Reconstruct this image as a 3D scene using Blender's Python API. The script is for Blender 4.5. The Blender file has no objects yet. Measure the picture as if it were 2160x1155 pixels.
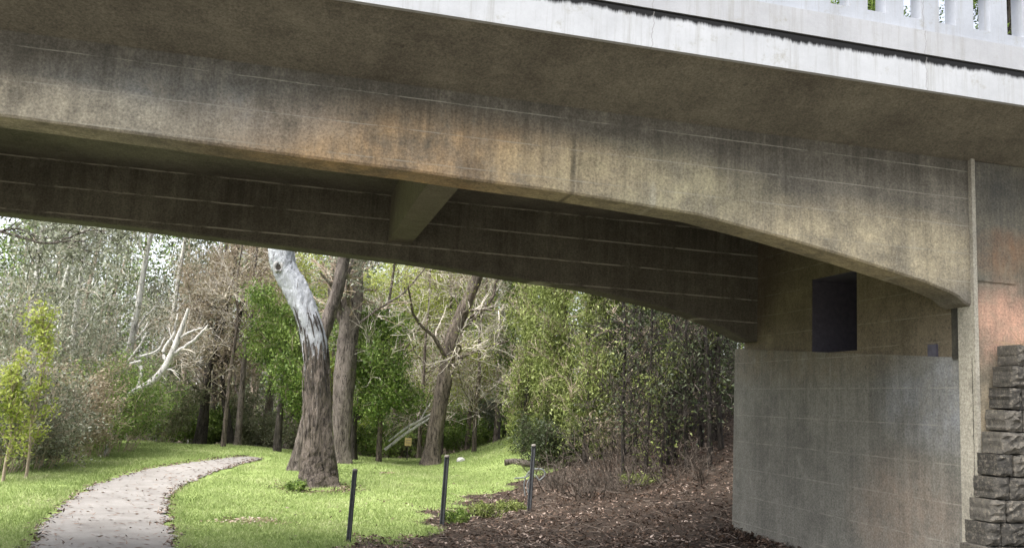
import bpy, math, random
import numpy as np
from mathutils import Matrix, Vector

# ------------------------------------------------------------------ camera, world, sun, exposure
S = bpy.context.scene
COL = S.collection
W, H, F = 2160.0, 1155.0, 1870.0
CAMZ = 2.3
PITCH = math.radians(8.28); ROLL = math.radians(3.0)
fwd = np.array([0, math.cos(PITCH), math.sin(PITCH)])
right0 = np.array([1.0, 0, 0]); up0 = np.cross(right0, fwd)
cr, sr = math.cos(ROLL), math.sin(ROLL)
camR = cr * right0 + sr * up0
camU = -sr * right0 + cr * up0
CAM = np.array([0, 0, CAMZ])
cd = bpy.data.cameras.new('camera'); cam = bpy.data.objects.new('camera', cd); COL.objects.link(cam)
cd.sensor_width = 36; cd.lens = 36 * F / W; cd.clip_start = 0.05; cd.clip_end = 3000
M4 = Matrix(((camR[0], camU[0], -fwd[0], 0), (camR[1], camU[1], -fwd[1], 0), (camR[2], camU[2], -fwd[2], CAMZ), (0, 0, 0, 1)))
cam.matrix_world = M4
S.camera = cam

SUN_EL, SUN_AZ = math.radians(62), math.radians(-128)      # azimuth clockwise from +Y
w = bpy.data.worlds.new('World'); S.world = w; w.use_nodes = True
nt = w.node_tree; nt.nodes.clear()
sky = nt.nodes.new('ShaderNodeTexSky'); sky.sky_type = 'NISHITA'; sky.sun_disc = False
sky.sun_elevation = SUN_EL; sky.sun_rotation = SUN_AZ; sky.air_density = 1.0; sky.dust_density = 4.0
bw = nt.nodes.new('ShaderNodeRGBToBW'); mx = nt.nodes.new('ShaderNodeMix'); mx.data_type = 'RGBA'; mx.inputs[0].default_value = 0.75
ml = nt.nodes.new('ShaderNodeMix'); ml.data_type = 'RGBA'; ml.blend_type = 'MULTIPLY'; ml.inputs[0].default_value = 1.0
ml.inputs[7].default_value = (1.0, 1.0, 1.02, 1)
bg = nt.nodes.new('ShaderNodeBackground'); wo = nt.nodes.new('ShaderNodeOutputWorld')
bg.inputs['Strength'].default_value = 0.15
L = nt.links.new
L(sky.outputs[0], bw.inputs[0]); L(sky.outputs[0], mx.inputs[6]); L(bw.outputs[0], mx.inputs[7])
L(mx.outputs[2], ml.inputs[6]); L(ml.outputs[2], bg.inputs[0]); L(bg.outputs[0], wo.inputs[0])
sd = bpy.data.lights.new('sun', 'SUN'); sd.energy = 1.5; sd.angle = math.radians(45); sd.color = (1.0, 0.97, 0.92)
so = bpy.data.objects.new('sun', sd); COL.objects.link(so)
so.rotation_euler = (math.pi / 2 - SUN_EL, 0, math.pi - SUN_AZ + math.pi)
sdir = Vector((math.sin(SUN_AZ) * math.cos(SUN_EL), math.cos(SUN_AZ) * math.cos(SUN_EL), math.sin(SUN_EL)))
so.rotation_euler = sdir.to_track_quat('Z', 'Y').to_euler(); so.location = (0, 0, 60)
S.view_settings.view_transform = 'Standard'; S.view_settings.look = 'None'; S.view_settings.exposure = 1.95; S.view_settings.gamma = 1
S.cycles.max_bounces = 8; S.cycles.diffuse_bounces = 4; S.cycles.transmission_bounces = 3; S.cycles.transparent_max_bounces = 6

# ------------------------------------------------------------------ helpers
def ray(px, py):
    d = fwd + camR * ((px - W / 2) / F) + camU * (-(py - H / 2) / F)
    return d
def at(px, py, depth):                    # point at a distance measured along +Y
    d = ray(px, py); return CAM + d * (depth / d[1])
A_B = math.radians(13.8)                  # bridge: u along the deck, v across it
UU = np.array([math.cos(A_B), math.sin(A_B), 0]); VV = np.array([-math.sin(A_B), math.cos(A_B), 0])
def on_v(px, py, v):                      # -> (u, z) on the plane v
    d = ray(px, py); t = v / d.dot(VV); p = CAM + d * t; return p.dot(UU), p[2]
def on_u(px, py, u):                      # -> (v, z) on the plane u
    d = ray(px, py); t = u / d.dot(UU); p = CAM + d * t; return p.dot(VV), p[2]

def sstep(a, b, x):
    t = np.clip((x - a) / (b - a), 0, 1); return t * t * (3 - 2 * t)
def gz(x, y):                             # terrain height
    x = np.asarray(x, float); y = np.asarray(y, float)
    u = x * UU[0] + y * UU[1]; v = x * VV[0] + y * VV[1]
    z = 2.4 * sstep(4.3, 14.5, u) * (1 + 0.15 * sstep(20, 40, v))
    z = z + 0.04 * np.sin(x * 0.55 + 1) * np.sin(y * 0.42) + 0.02 * np.sin(x * 1.7 + y * 0.9)
    z = z + 0.12 * sstep(-2.0, -9.0, x) * sstep(16, 28, y)
    far = sstep(33, 48, y + 0.06 * x) * sstep(16, 4, u - 0.12 * v)
    z = z - 1.7 * far
    z = z + 2.5 * sstep(60, 110, y)
    return z
def G(px, py, it=30):                     # pixel -> point on the terrain
    d = ray(px, py); t = (0 - CAMZ) / d[2]
    for _ in range(it):
        p = CAM + d * t
        t = 0.5 * t + 0.5 * (float(gz(p[0], p[1])) - CAMZ) / d[2]
    return CAM + d * t

def mesh_np(name, V, faces, mats, midx=None, smooth=False, attr=None):
    """V (n,3); faces list of (m,k) int arrays; midx list of material index per array"""
    me = bpy.data.meshes.new(name)
    V = np.ascontiguousarray(V, dtype=np.float32)
    faces = [np.asarray(f, dtype=np.int32) for f in faces if len(f)]
    loops = np.concatenate([f.ravel() for f in faces]); cnt = np.concatenate([np.full(len(f), f.shape[1], np.int32) for f in faces])
    me.vertices.add(len(V)); me.vertices.foreach_set('co', V.ravel())
    me.loops.add(len(loops)); me.loops.foreach_set('vertex_index', loops)
    me.polygons.add(len(cnt)); st = np.zeros(len(cnt), np.int32); st[1:] = np.cumsum(cnt)[:-1]
    me.polygons.foreach_set('loop_start', st)
    if midx is not None:
        mi = np.concatenate([np.full(len(f), m, np.int32) for f, m in zip(faces, midx)])
        me.polygons.foreach_set('material_index', mi)
    for m in (mats if isinstance(mats, (list, tuple)) else [mats]): me.materials.append(m)
    me.update(calc_edges=True)
    me.polygons.foreach_set('use_smooth', np.full(len(cnt), smooth))
    if attr is not None:
        for k, a in attr.items():
            at_ = me.attributes.new(k, 'FLOAT', 'POINT'); at_.data.foreach_set('value', np.asarray(a, np.float32))
    me.validate()
    return me
class MB:
    def __init__(s): s.V = []; s.F = []; s.M = []; s.n = 0
    def add(s, V, F, m=0):
        V = np.asarray(V, float).reshape(-1, 3)
        if not isinstance(F, list): F = [F]
        for f in F: s.F.append(np.asarray(f) + s.n); s.M.append(m)
        s.V.append(V); s.n += len(V)
    def box(s, a, b, m=0):
        x0, y0, z0 = a; x1, y1, z1 = b
        V = [(x0,y0,z0),(x1,y0,z0),(x1,y1,z0),(x0,y1,z0),(x0,y0,z1),(x1,y0,z1),(x1,y1,z1),(x0,y1,z1)]
        s.add(V, np.array([(0,3,2,1),(4,5,6,7),(0,1,5,4),(1,2,6,5),(2,3,7,6),(3,0,4,7)]), m)
    def mesh(s, name, mats, smooth=False): return mesh_np(name, np.concatenate(s.V), s.F, mats, s.M, smooth)
    def build(s, name, mats, parent=None, smooth=False): return link(name, s.mesh(name, mats, smooth), parent)
def link(name, me, parent=None, loc=None):
    o = bpy.data.objects.new(name, me); COL.objects.link(o)
    if parent is not None: o.parent = parent
    if loc is not None: o.location = loc
    return o
def tag(o, label=None, cat=None, group=None, kind=None):
    if label: o['label'] = label
    if cat: o['category'] = cat
    if group: o['group'] = group
    if kind: o['kind'] = kind
    return o
def empty(name, loc=(0, 0, 0), rz=0):
    o = bpy.data.objects.new(name, None); COL.objects.link(o); o.location = loc; o.rotation_euler = (0, 0, rz)
    o.empty_display_size = 0.3; return o

def norm(a): return a / np.maximum(np.linalg.norm(a, axis=-1, keepdims=True), 1e-9)
def tubes(P, R, sides=3):
    """P (N,K,3), R (N,K) -> verts, quads"""
    N, K, _ = P.shape
    T = np.gradient(P, axis=1); T = norm(T)
    ref = np.where(np.abs(T[..., 2:3]) > 0.9, np.array([1.0, 0, 0]), np.array([0, 0, 1.0]))
    ref = np.broadcast_to(ref[:, :1], T.shape)
    A = norm(np.cross(T, ref)); B = np.cross(T, A)
    ang = np.arange(sides) * 2 * math.pi / sides
    V = P[:, :, None, :] + R[:, :, None, None] * (A[:, :, None, :] * np.cos(ang)[:, None] + B[:, :, None, :] * np.sin(ang)[:, None])
    idx = np.arange(N * K * sides).reshape(N, K, sides)
    a = idx[:, :-1]; b = idx[:, 1:]
    Q = np.stack([a, np.roll(a, -1, 2), np.roll(b, -1, 2), b], -1).reshape(-1, 4)
    return V.reshape(-1, 3), Q
def leaves(C, D, ln, wd, rng, flat=None):
    """rhombus leaves centred at C along D"""
    n = len(C); D = norm(D)
    r = rng.normal(size=(n, 3)) if flat is None else np.array([0, 0, 1.0]) + flat * rng.normal(size=(n, 3))
    Sd = norm(np.cross(D, r)); ln = np.broadcast_to(ln, n)[:, None]; wd = np.broadcast_to(wd, n)[:, None]
    V = np.stack([C - D * ln * .5, C + Sd * wd * .5 - D * ln * .08, C + D * ln * .5, C - Sd * wd * .5 - D * ln * .08], 1).reshape(-1, 3)
    return V, np.arange(4 * n).reshape(n, 4)
def spawn(P, R, n, ln, spread, rng, grav=0.0, curl=0.25, tmin=0.25, K=5, rs=0.55, up=0.0, droop=0.0, tpow=1.0):
    """n children on each parent polyline: returns (N*n,K,3),(N*n,K)"""
    N, KP, _ = P.shape
    t = tmin + (1 - tmin) * rng.random((N, n)) ** tpow
    f = t * (KP - 1); i = np.minimum(f.astype(int), KP - 2); fr = (f - i)[..., None]
    ii = np.arange(N)[:, None]
    base = P[ii, i] * (1 - fr) + P[ii, i + 1] * fr
    rad = R[ii, i] * (1 - fr[..., 0]) + R[ii, i + 1] * fr[..., 0]
    tan = norm(P[ii, i + 1] - P[ii, i])
    rv = rng.normal(size=(N, n, 3)); rv = norm(rv - (rv * tan).sum(-1, keepdims=True) * tan)
    sp = spread * (0.6 + 0.8 * rng.random((N, n, 1)))
    d = norm(tan * np.cos(sp) + rv * np.sin(sp) + np.array([0, 0, up]))
    l = ln * (0.5 + 0.9 * rng.random((N, n, 1))) * (1.15 - 0.5 * t[..., None])
    pts = [base]; p = base
    step = l / (K - 1)
    for k in range(1, K):
        p = p + d * step; pts.append(p)
        d = norm(d + rng.normal(size=d.shape) * curl + np.array([0, 0, -droop * k / K + grav]))
    Q = np.stack(pts, 2).reshape(N * n, K, 3)
    r0 = (rad * rs)[..., None] * np.linspace(1, 0.3, K); RR = r0.reshape(N * n, K)
    return Q, RR
def spline(pts, n):
    pts = np.asarray(pts, float); k = len(pts)
    t = np.linspace(0, k - 1, n); out = []
    P = np.vstack([2 * pts[0] - pts[1], pts, 2 * pts[-1] - pts[-2]])
    for x in t:
        i = min(int(x), k - 2); f = x - i; a, b, c, d = P[i], P[i + 1], P[i + 2], P[i + 3]
        out.append(0.5 * (2 * b + (c - a) * f + (2 * a - 5 * b + 4 * c - d) * f * f + (3 * b - a - 3 * c + d) * f ** 3))
    return np.array(out)
def trunk_mesh(pr, rng, rings=60, sides=20, rough=0.06, flare=0.35, flutes=5, cap=True):
    """pr: list of (x,y,z,r). irregular fluted trunk"""
    q = spline(pr, rings); P = q[:, :3]; R = q[:, 3]
    T = norm(np.gradient(P, axis=0)); A = norm(np.cross(T, np.array([0, 1.0, 0.1]))); B = np.cross(T, A)
    ang = np.arange(sides) * 2 * math.pi / sides
    hh = np.concatenate([[0], np.cumsum(np.linalg.norm(np.diff(P, axis=0), axis=1))])
    ph = rng.random(8) * 6.28
    rr = np.ones((rings, sides))
    rr += rough * np.sin(ang * 3 + hh[:, None] * 1.3 + ph[0]) * .7 + rough * np.sin(ang * 5 - hh[:, None] * 2.1 + ph[1]) * .6
    rr += rough * 0.5 * np.sin(ang * 2 + hh[:, None] * 4.3 + ph[2])
    rr += rough * .45 * rng.normal(size=(rings, sides))
    fl = flare * np.exp(-hh / 0.35)[:, None]
    rr += fl * (0.6 + 0.6 * np.sin(ang * flutes + ph[3]))
    V = P[:, None] + (R[:, None] * rr)[..., None] * (A[:, None] * np.cos(ang)[:, None] + B[:, None] * np.sin(ang)[:, None])
    idx = np.arange(rings * sides).reshape(rings, sides); a = idx[:-1]; b = idx[1:]
    Q = np.stack([a, np.roll(a, -1, 1), np.roll(b, -1, 1), b], -1).reshape(-1, 4)
    return V.reshape(-1, 3), Q, P, R

# ------------------------------------------------------------------ materials
class N:
    def __init__(s, name, rough=0.85):
        s.m = bpy.data.materials.new(name); s.m.use_nodes = True; s.t = s.m.node_tree
        s.b = s.t.nodes['Principled BSDF']; s.b.inputs['Roughness'].default_value = rough
        s.b.inputs['Specular IOR Level'].default_value = 0.25
    def n(s, k, **kw):
        x = s.t.nodes.new(k)
        for a, v in kw.items(): setattr(x, a, v)
        return x
    def L(s, a, b): s.t.links.new(a, b)
    def coord(s, which='Object'):
        return s.n('ShaderNodeTexCoord').outputs[which]
    def mapv(s, src, scale=(1,1,1), loc=(0,0,0)):
        m = s.n('ShaderNodeMapping'); m.inputs['Scale'].default_value = scale; m.inputs['Location'].default_value = loc
        s.L(src, m.inputs[0]); return m.outputs[0]
    def noise(s, src, scale, detail=4, rough=.6, dist=0):
        x = s.n('ShaderNodeTexNoise'); x.inputs['Scale'].default_value = scale; x.inputs['Detail'].default_value = detail
        x.inputs['Roughness'].default_value = rough; x.inputs['Distortion'].default_value = dist
        s.L(src, x.inputs['Vector']); return x.outputs['Fac']
    def ramp(s, src, a, b, c0=0.0, c1=1.0):
        x = s.n('ShaderNodeMapRange'); x.inputs[1].default_value = a; x.inputs[2].default_value = b
        x.inputs[3].default_value = c0; x.inputs[4].default_value = c1
        s.L(src, x.inputs[0]); return x.outputs[0]
    def math(s, op, a, b=None, c=None):
        x = s.n('ShaderNodeMath', operation=op)
        for i, v in enumerate((a, b, c)):
            if v is None: continue
            if isinstance(v, (int, float)): x.inputs[i].default_value = v
            else: s.L(v, x.inputs[i])
        return x.outputs[0]
    def mix(s, f, a, b, mode='MIX'):
        x = s.n('ShaderNodeMix', data_type='RGBA', blend_type=mode)
        for i, v in ((0, f), (6, a), (7, b)):
            if isinstance(v, (int, float)): x.inputs[i].default_value = v
            elif isinstance(v, tuple): x.inputs[i].default_value = (*v, 1)
            else: s.L(v, x.inputs[i])
        return x.outputs[2]
    def bump(s, h, strength=.4, dist=.02):
        x = s.n('ShaderNodeBump'); x.inputs['Strength'].default_value = strength; x.inputs['Distance'].default_value = dist
        s.L(h, x.inputs['Height']); s.L(x.outputs[0], s.b.inputs['Normal'])
    def color(s, c): s.L(c, s.b.inputs['Base Color'])
    def sep(s, src):
        x = s.n('ShaderNodeSeparateXYZ'); s.L(src, x.inputs[0]); return x.outputs

def blob(n, xyz, c, r):                    # soft elliptical patch 0..1 in object space (position of a stain or of painted light)
    acc = None
    for o, cc, rr in zip(xyz, c, r):
        if rr is None: continue
        d = n.math('DIVIDE', n.math('SUBTRACT', o, cc), rr); d = n.math('MULTIPLY', d, d)
        acc = d if acc is None else n.math('ADD', acc, d)
    return n.ramp(acc, 1.0, 0.1)
def concrete(name, base=(.20,.185,.145), dark=(.11,.10,.08), stains_and_light=(), lines=0.0, linez=.31, streak=.5, grain=.5, drip=None):
    n = N(name, .9); co = n.coord(); xyz = n.sep(co)
    big = n.noise(co, .9, 5, .65); c = n.mix(n.ramp(big, .35, .68), dark, base)
    for (cc, rr, col, amt) in stains_and_light:
        m = blob(n, xyz, cc, rr); nz = n.noise(co, 2.3, 5, .7)
        m = n.math('MULTIPLY', m, n.ramp(nz, .25, .6)); m = n.math('MULTIPLY', m, amt)
        c = n.mix(m, c, col)
    sv = n.mapv(co, (7, 7, .35)); st = n.noise(sv, 1.0, 5, .7)
    c = n.mix(n.math('MULTIPLY', n.ramp(st, .45, .75), streak), c, tuple(x * .55 for x in dark))
    sv2 = n.mapv(co, (11, 11, .9), (3, 1, 2)); st2 = n.noise(sv2, 1.0, 4, .7)
    c = n.mix(n.math('MULTIPLY', n.ramp(st2, .5, .8), streak * .6), c, tuple(min(1, x * 1.55) for x in base))
    fine = n.noise(co, 42, 3, .8); c = n.mix(grain, c, n.mix(n.ramp(fine, .3, .7), (.25,.25,.25), (1.85,1.85,1.85)), 'MULTIPLY')
    pits = n.noise(co, 9, 2, .5); c = n.mix(n.ramp(pits, .72, .78, 0, .5), c, (.05, .045, .04))
    bl = n.noise(co, 3.3, 6, .8); c = n.mix(n.ramp(bl, .52, .68, 0, .4), c, tuple(x * .5 for x in dark)); c = n.mix(n.ramp(bl, .45, .32, 0, .35), c, tuple(x * 1.5 for x in base))
    if drip is not None:
        dm = n.math('MULTIPLY', n.ramp(n.noise(n.mapv(co, (3.2, 3.2, .12)), 1, 6, .8), .47, .62), n.ramp(n.math('ADD', xyz[2], n.math('MULTIPLY', n.noise(co, 2, 3, .6), .5)), drip - .6, drip + .2))
        c = n.mix(n.math('MULTIPLY', dm, .45), c, tuple(x * .35 for x in dark))
    h = n.noise(co, 25, 6, .75)
    if lines:
        warp = n.math('MULTIPLY', n.noise(co, 3, 2, .5), .012)
        zz = n.math('ADD', xyz[2], warp)
        fr = n.math('FRACT', n.math('DIVIDE', zz, linez)); ln = n.ramp(n.math('ABSOLUTE', n.math('SUBTRACT', fr, .5)), .022 if lines < 1 else .034, .012 if lines < 1 else .022)
        ln = n.math('MULTIPLY', ln, n.ramp(n.noise(n.mapv(co, (1.2, 1.2, 8)), 2.2, 4, .8), .40, .56))
        c = n.mix(n.math('MULTIPLY', ln, lines), c, (.42, .40, .33))  # pale lines imitate print banding; not marks of the concrete itself
    n.color(c); n.bump(h, .5, .012); return n.m

def paint_fascia(name, zg=None, col=(.49,.50,.51)):
    n = N(name, .75); co = n.coord(); xyz = n.sep(co)
    c = n.mix(n.ramp(n.noise(co, 1.4, 5, .7), .35, .7), tuple(x * .80 for x in col), col)
    sv = n.mapv(co, (14, 14, .8)); st = n.noise(sv, 1, 5, .75)
    c = n.mix(n.ramp(st, .50, .72, 0, .6), c, (.27, .265, .24))
    c = n.mix(n.ramp(n.noise(co, 4, 6, .8), .58, .70, 0, .6), c, (.28, .27, .22))
    fine = n.noise(co, 60, 3, .8); c = n.mix(.12, c, n.mix(fine, (.3,.3,.3), (1.6,1.6,1.6)), 'MULTIPLY')
    if zg is not None:
        edge = n.math('SUBTRACT', zg, xyz[2])            # metres below the ledge: mould grows down from it
        lim = n.math('MULTIPLY', n.math('MULTIPLY', n.noise(n.mapv(co, (22, 22, 2)), 1, 6, .85), n.ramp(n.noise(n.mapv(co, (1.1, 1.1, .2)), 1, 4, .7), .3, .7, .25, 1.6)), .115)
        m = n.ramp(n.math('SUBTRACT', edge, lim), .018, -.018)
        c = n.mix(n.math('MULTIPLY', m, 1.0), c, (.007, .007, .007))
    crx = n.math('ABSOLUTE', n.math('SUBTRACT', n.math('ADD', n.math('FRACT', n.math('DIVIDE', n.math('ADD', xyz[0], 1.35), 2.9)), n.math('MULTIPLY', n.noise(n.mapv(co, (1, 1, 5)), 2, 3, .6), .03)), .5))
    c = n.mix(n.ramp(crx, .0022, .0008, 0, .6), c, (.22, .21, .20))
    n.color(c); n.bump(n.noise(co, 40, 5, .7), .25, .006); return n.m

def bark(name, a, b, scale=(9, 9, 1.6), zpale=None, pale=(.5,.52,.54), bump=1.0):
    n = N(name, .92); co = n.coord(); xyz = n.sep(co)
    v = n.noise(n.mapv(co, scale), 1, 8, .82, 1.2)
    c = n.mix(n.ramp(v, .40, .60), a, b)
    c = n.mix(n.ramp(n.noise(co, 1.7, 4, .6), .4, .75, 0, .5), c, tuple(x * 1.5 for x in b))
    cr = n.noise(n.mapv(co, (16, 16, 3.2)), 1, 7, .85, .8)
    c = n.mix(n.ramp(cr, .51, .58, 0, .92), c, tuple(x * .35 for x in a))
    if zpale is not None:
        nz = n.math('MULTIPLY', n.noise(n.mapv(co, (3.2, 3.2, .45)), 1, 7, .85, 1.0), 6.0)
        m = n.ramp(n.math('SUBTRACT', n.math('ADD', xyz[2], nz), zpale + 3.0), -.05, .05)
        p = n.mix(n.ramp(n.noise(co, 3.5, 5, .7), .35, .65), tuple(x * .62 for x in pale), pale)
        p = n.mix(n.ramp(n.noise(n.mapv(co, (9, 9, 1.6), (1, 2, 3)), 1, 5, .7), .56, .63, 0, .85), p, (.12,.10,.09))
        c = n.mix(m, c, p)
    n.color(c); n.bump(n.math('SUBTRACT', v, n.math('MULTIPLY', cr, .8)), bump, .10); return n.m

def leafmat(name, cols, trans=.35, nscale=.8, gloss=.45):
    n = N(name, .6); co = n.coord('Object'); geo = n.n('ShaderNodeNewGeometry'); rnd = geo.outputs['Random Per Island']
    r = n.n('ShaderNodeValToRGB'); el = r.color_ramp.elements
    el[0].position = 0; el[0].color = (*cols[0], 1); el[1].position = 1; el[1].color = (*cols[-1], 1)
    for i, cc in enumerate(cols[1:-1]):
        e = el.new((i + 1) / (len(cols) - 1)); e.color = (*cc, 1)
    v = n.math('ADD', n.math('MULTIPLY', rnd, .6), n.ramp(n.noise(co, nscale, 3, .6), .3, .7, -.05, .45))
    n.L(v, r.inputs[0]); n.color(r.outputs[0])
    tr = n.n('ShaderNodeBsdfTranslucent'); ms = n.n('ShaderNodeMixShader'); ms.inputs[0].default_value = trans
    n.L(r.outputs[0], tr.inputs[0]); n.L(n.b.outputs[0], ms.inputs[1]); n.L(tr.outputs[0], ms.inputs[2])
    out = [x for x in n.t.nodes if x.type == 'OUTPUT_MATERIAL'][0]; n.L(ms.outputs[0], out.inputs[0])
    n.b.inputs['Roughness'].default_value = gloss
    return n.m
def plain(name, col, rough=.8, var=.3, scale=12, metal=0):
    n = N(name, rough); co = n.coord(); v = n.noise(co, scale, 4, .7)
    n.color(n.mix(n.ramp(v, .3, .7), tuple(x * (1 - var) for x in col), tuple(min(1, x * (1 + var)) for x in col)))
    n.b.inputs['Metallic'].default_value = metal; n.bump(v, .3, .01); return n.m

M = {}
M['girder'] = concrete('girder_concrete', (.21,.19,.15), (.125,.114,.092), lines=.45, drip=5.15, stains_and_light=[
    ((1.1, 8.1, 4.62), (2.6, None, .50), (.60,.40,.21), .85),
    ((-.9, 8.1, 4.85), (1.6, None, .45), (.25,.26,.25), .8),
    ((-2.4, 8.1, 4.6), (2.0, None, .28), (.52,.46,.34), .9),
    ((5.8, 8.1, 4.15), (2.0, None, .55), (.54,.46,.30), .9),
    ((3.2, 8.1, 4.55), (1.8, None, .5), (.46,.41,.26), .85),
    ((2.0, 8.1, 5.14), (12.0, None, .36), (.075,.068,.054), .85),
    ((2.55, 8.1, 4.55), (.035, None, .45), (.07,.06,.04), .9),
    ((1.55, 8.1, 4.5), (.16, None, .14), (.10,.065,.04), .9),
    ((3.4, 8.1, 4.4), (.045, None, .20), (.45,.42,.32), .95)])
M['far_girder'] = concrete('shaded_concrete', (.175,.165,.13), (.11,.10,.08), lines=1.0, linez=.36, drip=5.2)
M['deck'] = concrete('deck_concrete', (.21,.195,.155), (.13,.118,.096), streak=.3)
M['cross'] = concrete('cross_beam_concrete', (.20,.18,.14), (.15,.13,.10), streak=.2)
M['abut'] = concrete('abutment_concrete', (.215,.205,.175), (.135,.128,.11), streak=.45, lines=.3, linez=.42, stains_and_light=[
    ((6.9, 9.3, 1.2), (None, 1.2, .9), (.27,.205,.155), .6), ((6.9, 8.5, 2.6), (None, 1.4, .7), (.32,.34,.37), .5), ((6.9, 11.6, 3.2), (None, 3.2, .5), (.17,.14,.10), .9), ((6.9, 12.4, 1.6), (None, .9, 1.2), (.15,.14,.12), .6)])  # the bluish patch near the outer edge is sky light painted in
M['endwall'] = concrete('end_wall_concrete', (.20,.165,.115), (.12,.10,.07), streak=.3, lines=.3)
M['wing'] = concrete('wing_wall_concrete', (.20,.18,.13), (.10,.095,.08), stains_and_light=[
    ((7.7, 8, 3.35), (.9, None, .62), (.62,.36,.25), .85), ((7.6, 8, 4.2), (.5, None, .35), (.30,.16,.08), .6),
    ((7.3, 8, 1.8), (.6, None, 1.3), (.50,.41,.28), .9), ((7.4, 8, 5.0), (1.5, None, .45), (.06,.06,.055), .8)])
M['strip'] = concrete('pale_strip_concrete', (.40,.37,.30), (.28,.26,.21), streak=.2)
M['black'] = plain('mould_black', (.02,.02,.02), .95)
M['niche'] = plain('niche_shade_concrete', (.10,.095,.12), .95, .2)  # dark lining: shade inside the recess put into the colour
M['metal'] = plain('old_steel', (.05,.052,.055), .6, .4, 20)

# ------------------------------------------------------------------ THE BRIDGE
V0, V1, V2, GW = 7.15, 8.1, 13.2, 0.42
bridge = empty('road_bridge', (0, 0, 0), A_B)
tag(bridge, 'low concrete girder bridge with white edge band and pierced white parapet over the park path', 'bridge')
UL, UR = -16.0, 17.0
# soffit profile of the girders, read off the near outer face
prof = [(px, py) for px, py in ((-500,180),(0,244),(306,285),(600,326),(866,360),(1000,380),(1166,402),(1285,421),(1473,453),(1634,496),(1806,547),(1956,596),(2020,623),(2042,645))]
pu = np.array([on_v(px, py, V1) for px, py in prof])
Uend = on_v(2045, 500, V1)[0]
zL = pu[0, 1]
pf = np.array([on_v(px, py, V2) for px, py in ((-300,424),(0,457),(300,490),(565,524),(860,560),(1040,588),(1217,614),(1320,638),(1423,664),(1500,694),(1552,722))])
def sofff(u): return np.interp(u, np.concatenate([[UL], pf[:, 0]]), np.concatenate([[pf[0, 1] - .05], pf[:, 1]]))
def soff(u): return np.interp(u, np.concatenate([[UL], pu[:, 0]]), np.concatenate([[zL - .05], pu[:, 1]]))
TOPZ = 5.25
def girder(v0, v1, mat, soff=soff, ue=0):
    us = np.concatenate([np.linspace(UL, 0, 40), np.linspace(0.1, Uend + ue, 90)])
    zs = soff(us)
    ch = .02
    rows = []
    vsub = [(v0, TOPZ), (v0, None), (v0 + ch, -1), (v1 - ch, -1), (v1, None), (v1, TOPZ)]
    nz = 10
    prof_rows = []
    for j in range(nz): prof_rows.append(('a', j / nz))
    ring = []
    for u, z in zip(us, zs):
        r = []
        for j in range(nz): r.append((u, v0, TOPZ + (z + ch - TOPZ) * j / nz))
        r += [(u, v0, z + ch), (u, v0 + ch, z), (u, v1 - ch, z), (u, v1, z + ch), (u, v1, TOPZ)]
        ring.append(r)
    V = np.array(ring); n, k, _ = V.shape
    idx = np.arange(n * k).reshape(n, k); a = idx[:-1]; b = idx[1:]
    Q = np.stack([a[:, :-1], b[:, :-1], b[:, 1:], a[:, 1:]], -1).reshape(-1, 4)
    mb = MB(); mb.add(V, Q)
    mb.F.append(idx[-1][None, ::1]); mb.M.append(0); mb.F.append(idx[0][None, ::-1]); mb.M.append(0)
    return mb.build('girder', mat, bridge)
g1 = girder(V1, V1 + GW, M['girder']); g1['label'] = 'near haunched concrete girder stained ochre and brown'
g2 = girder(V2 - GW, V2, M['far_girder'], sofff, .10); g2['label'] = 'far shaded concrete girder with pale banding lines'
# cross beams (diaphragms)
for k, uc in enumerate([-10.0, -5.6, -1.15 - 0.1, 3.2]):
    pass
uA = on_v(865, 545, V2 - GW)[0]
for uc in (uA - .17 - 11.4, uA - .17 - 5.9, uA - .17):
    mb = MB(); zb = float(soff(uc)) + .14
    mb.box((uc - .17, V1 + GW, zb), (uc + .17, V2 - GW, TOPZ)); mb.build('cross_beam', M['cross'], bridge)
# deck slab with tapered cantilevers
FB = np.array([on_v(px, py, V0) for px, py in ((740, 0), (1100, 55), (1640, 140), (1930, 187), (2160, 225))])
zf = float(np.mean(FB[:, 1])); print('fascia bottom z', FB)
mb = MB(); zg0 = on_v(1880, 108, V0)[1]
sec = [(V0 + .053, zf + .004), (V1, TOPZ - .02), (V1 + GW, TOPZ - .02), (V2 - GW, TOPZ - .02), (V2, TOPZ - .02), (V2 + (V1 - V0) - .053, zf + .004), (V2 + (V1 - V0) - .053, zg0 - .006), (V2 + (V1 - V0) - .27, zg0 - .006), (V2 + (V1 - V0) - .27, zf + .42), (V0 + .27, zf + .42), (V0 + .27, zg0 - .006), (V0 + .053, zg0 - .006)]
us = np.linspace(UL, UR, 60); Vr = np.array([[(u, v, z) for v, z in sec] for u in us]); n, k, _ = Vr.shape
idx = np.arange(n * k).reshape(n, k); a = idx[:-1]; b = idx[1:]
Q = np.stack([a, b, np.roll(b, -1, 1), np.roll(a, -1, 1)], -1).reshape(-1, 4)
mb.add(Vr, Q); mb.build('deck_slab', M['deck'], bridge)
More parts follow.
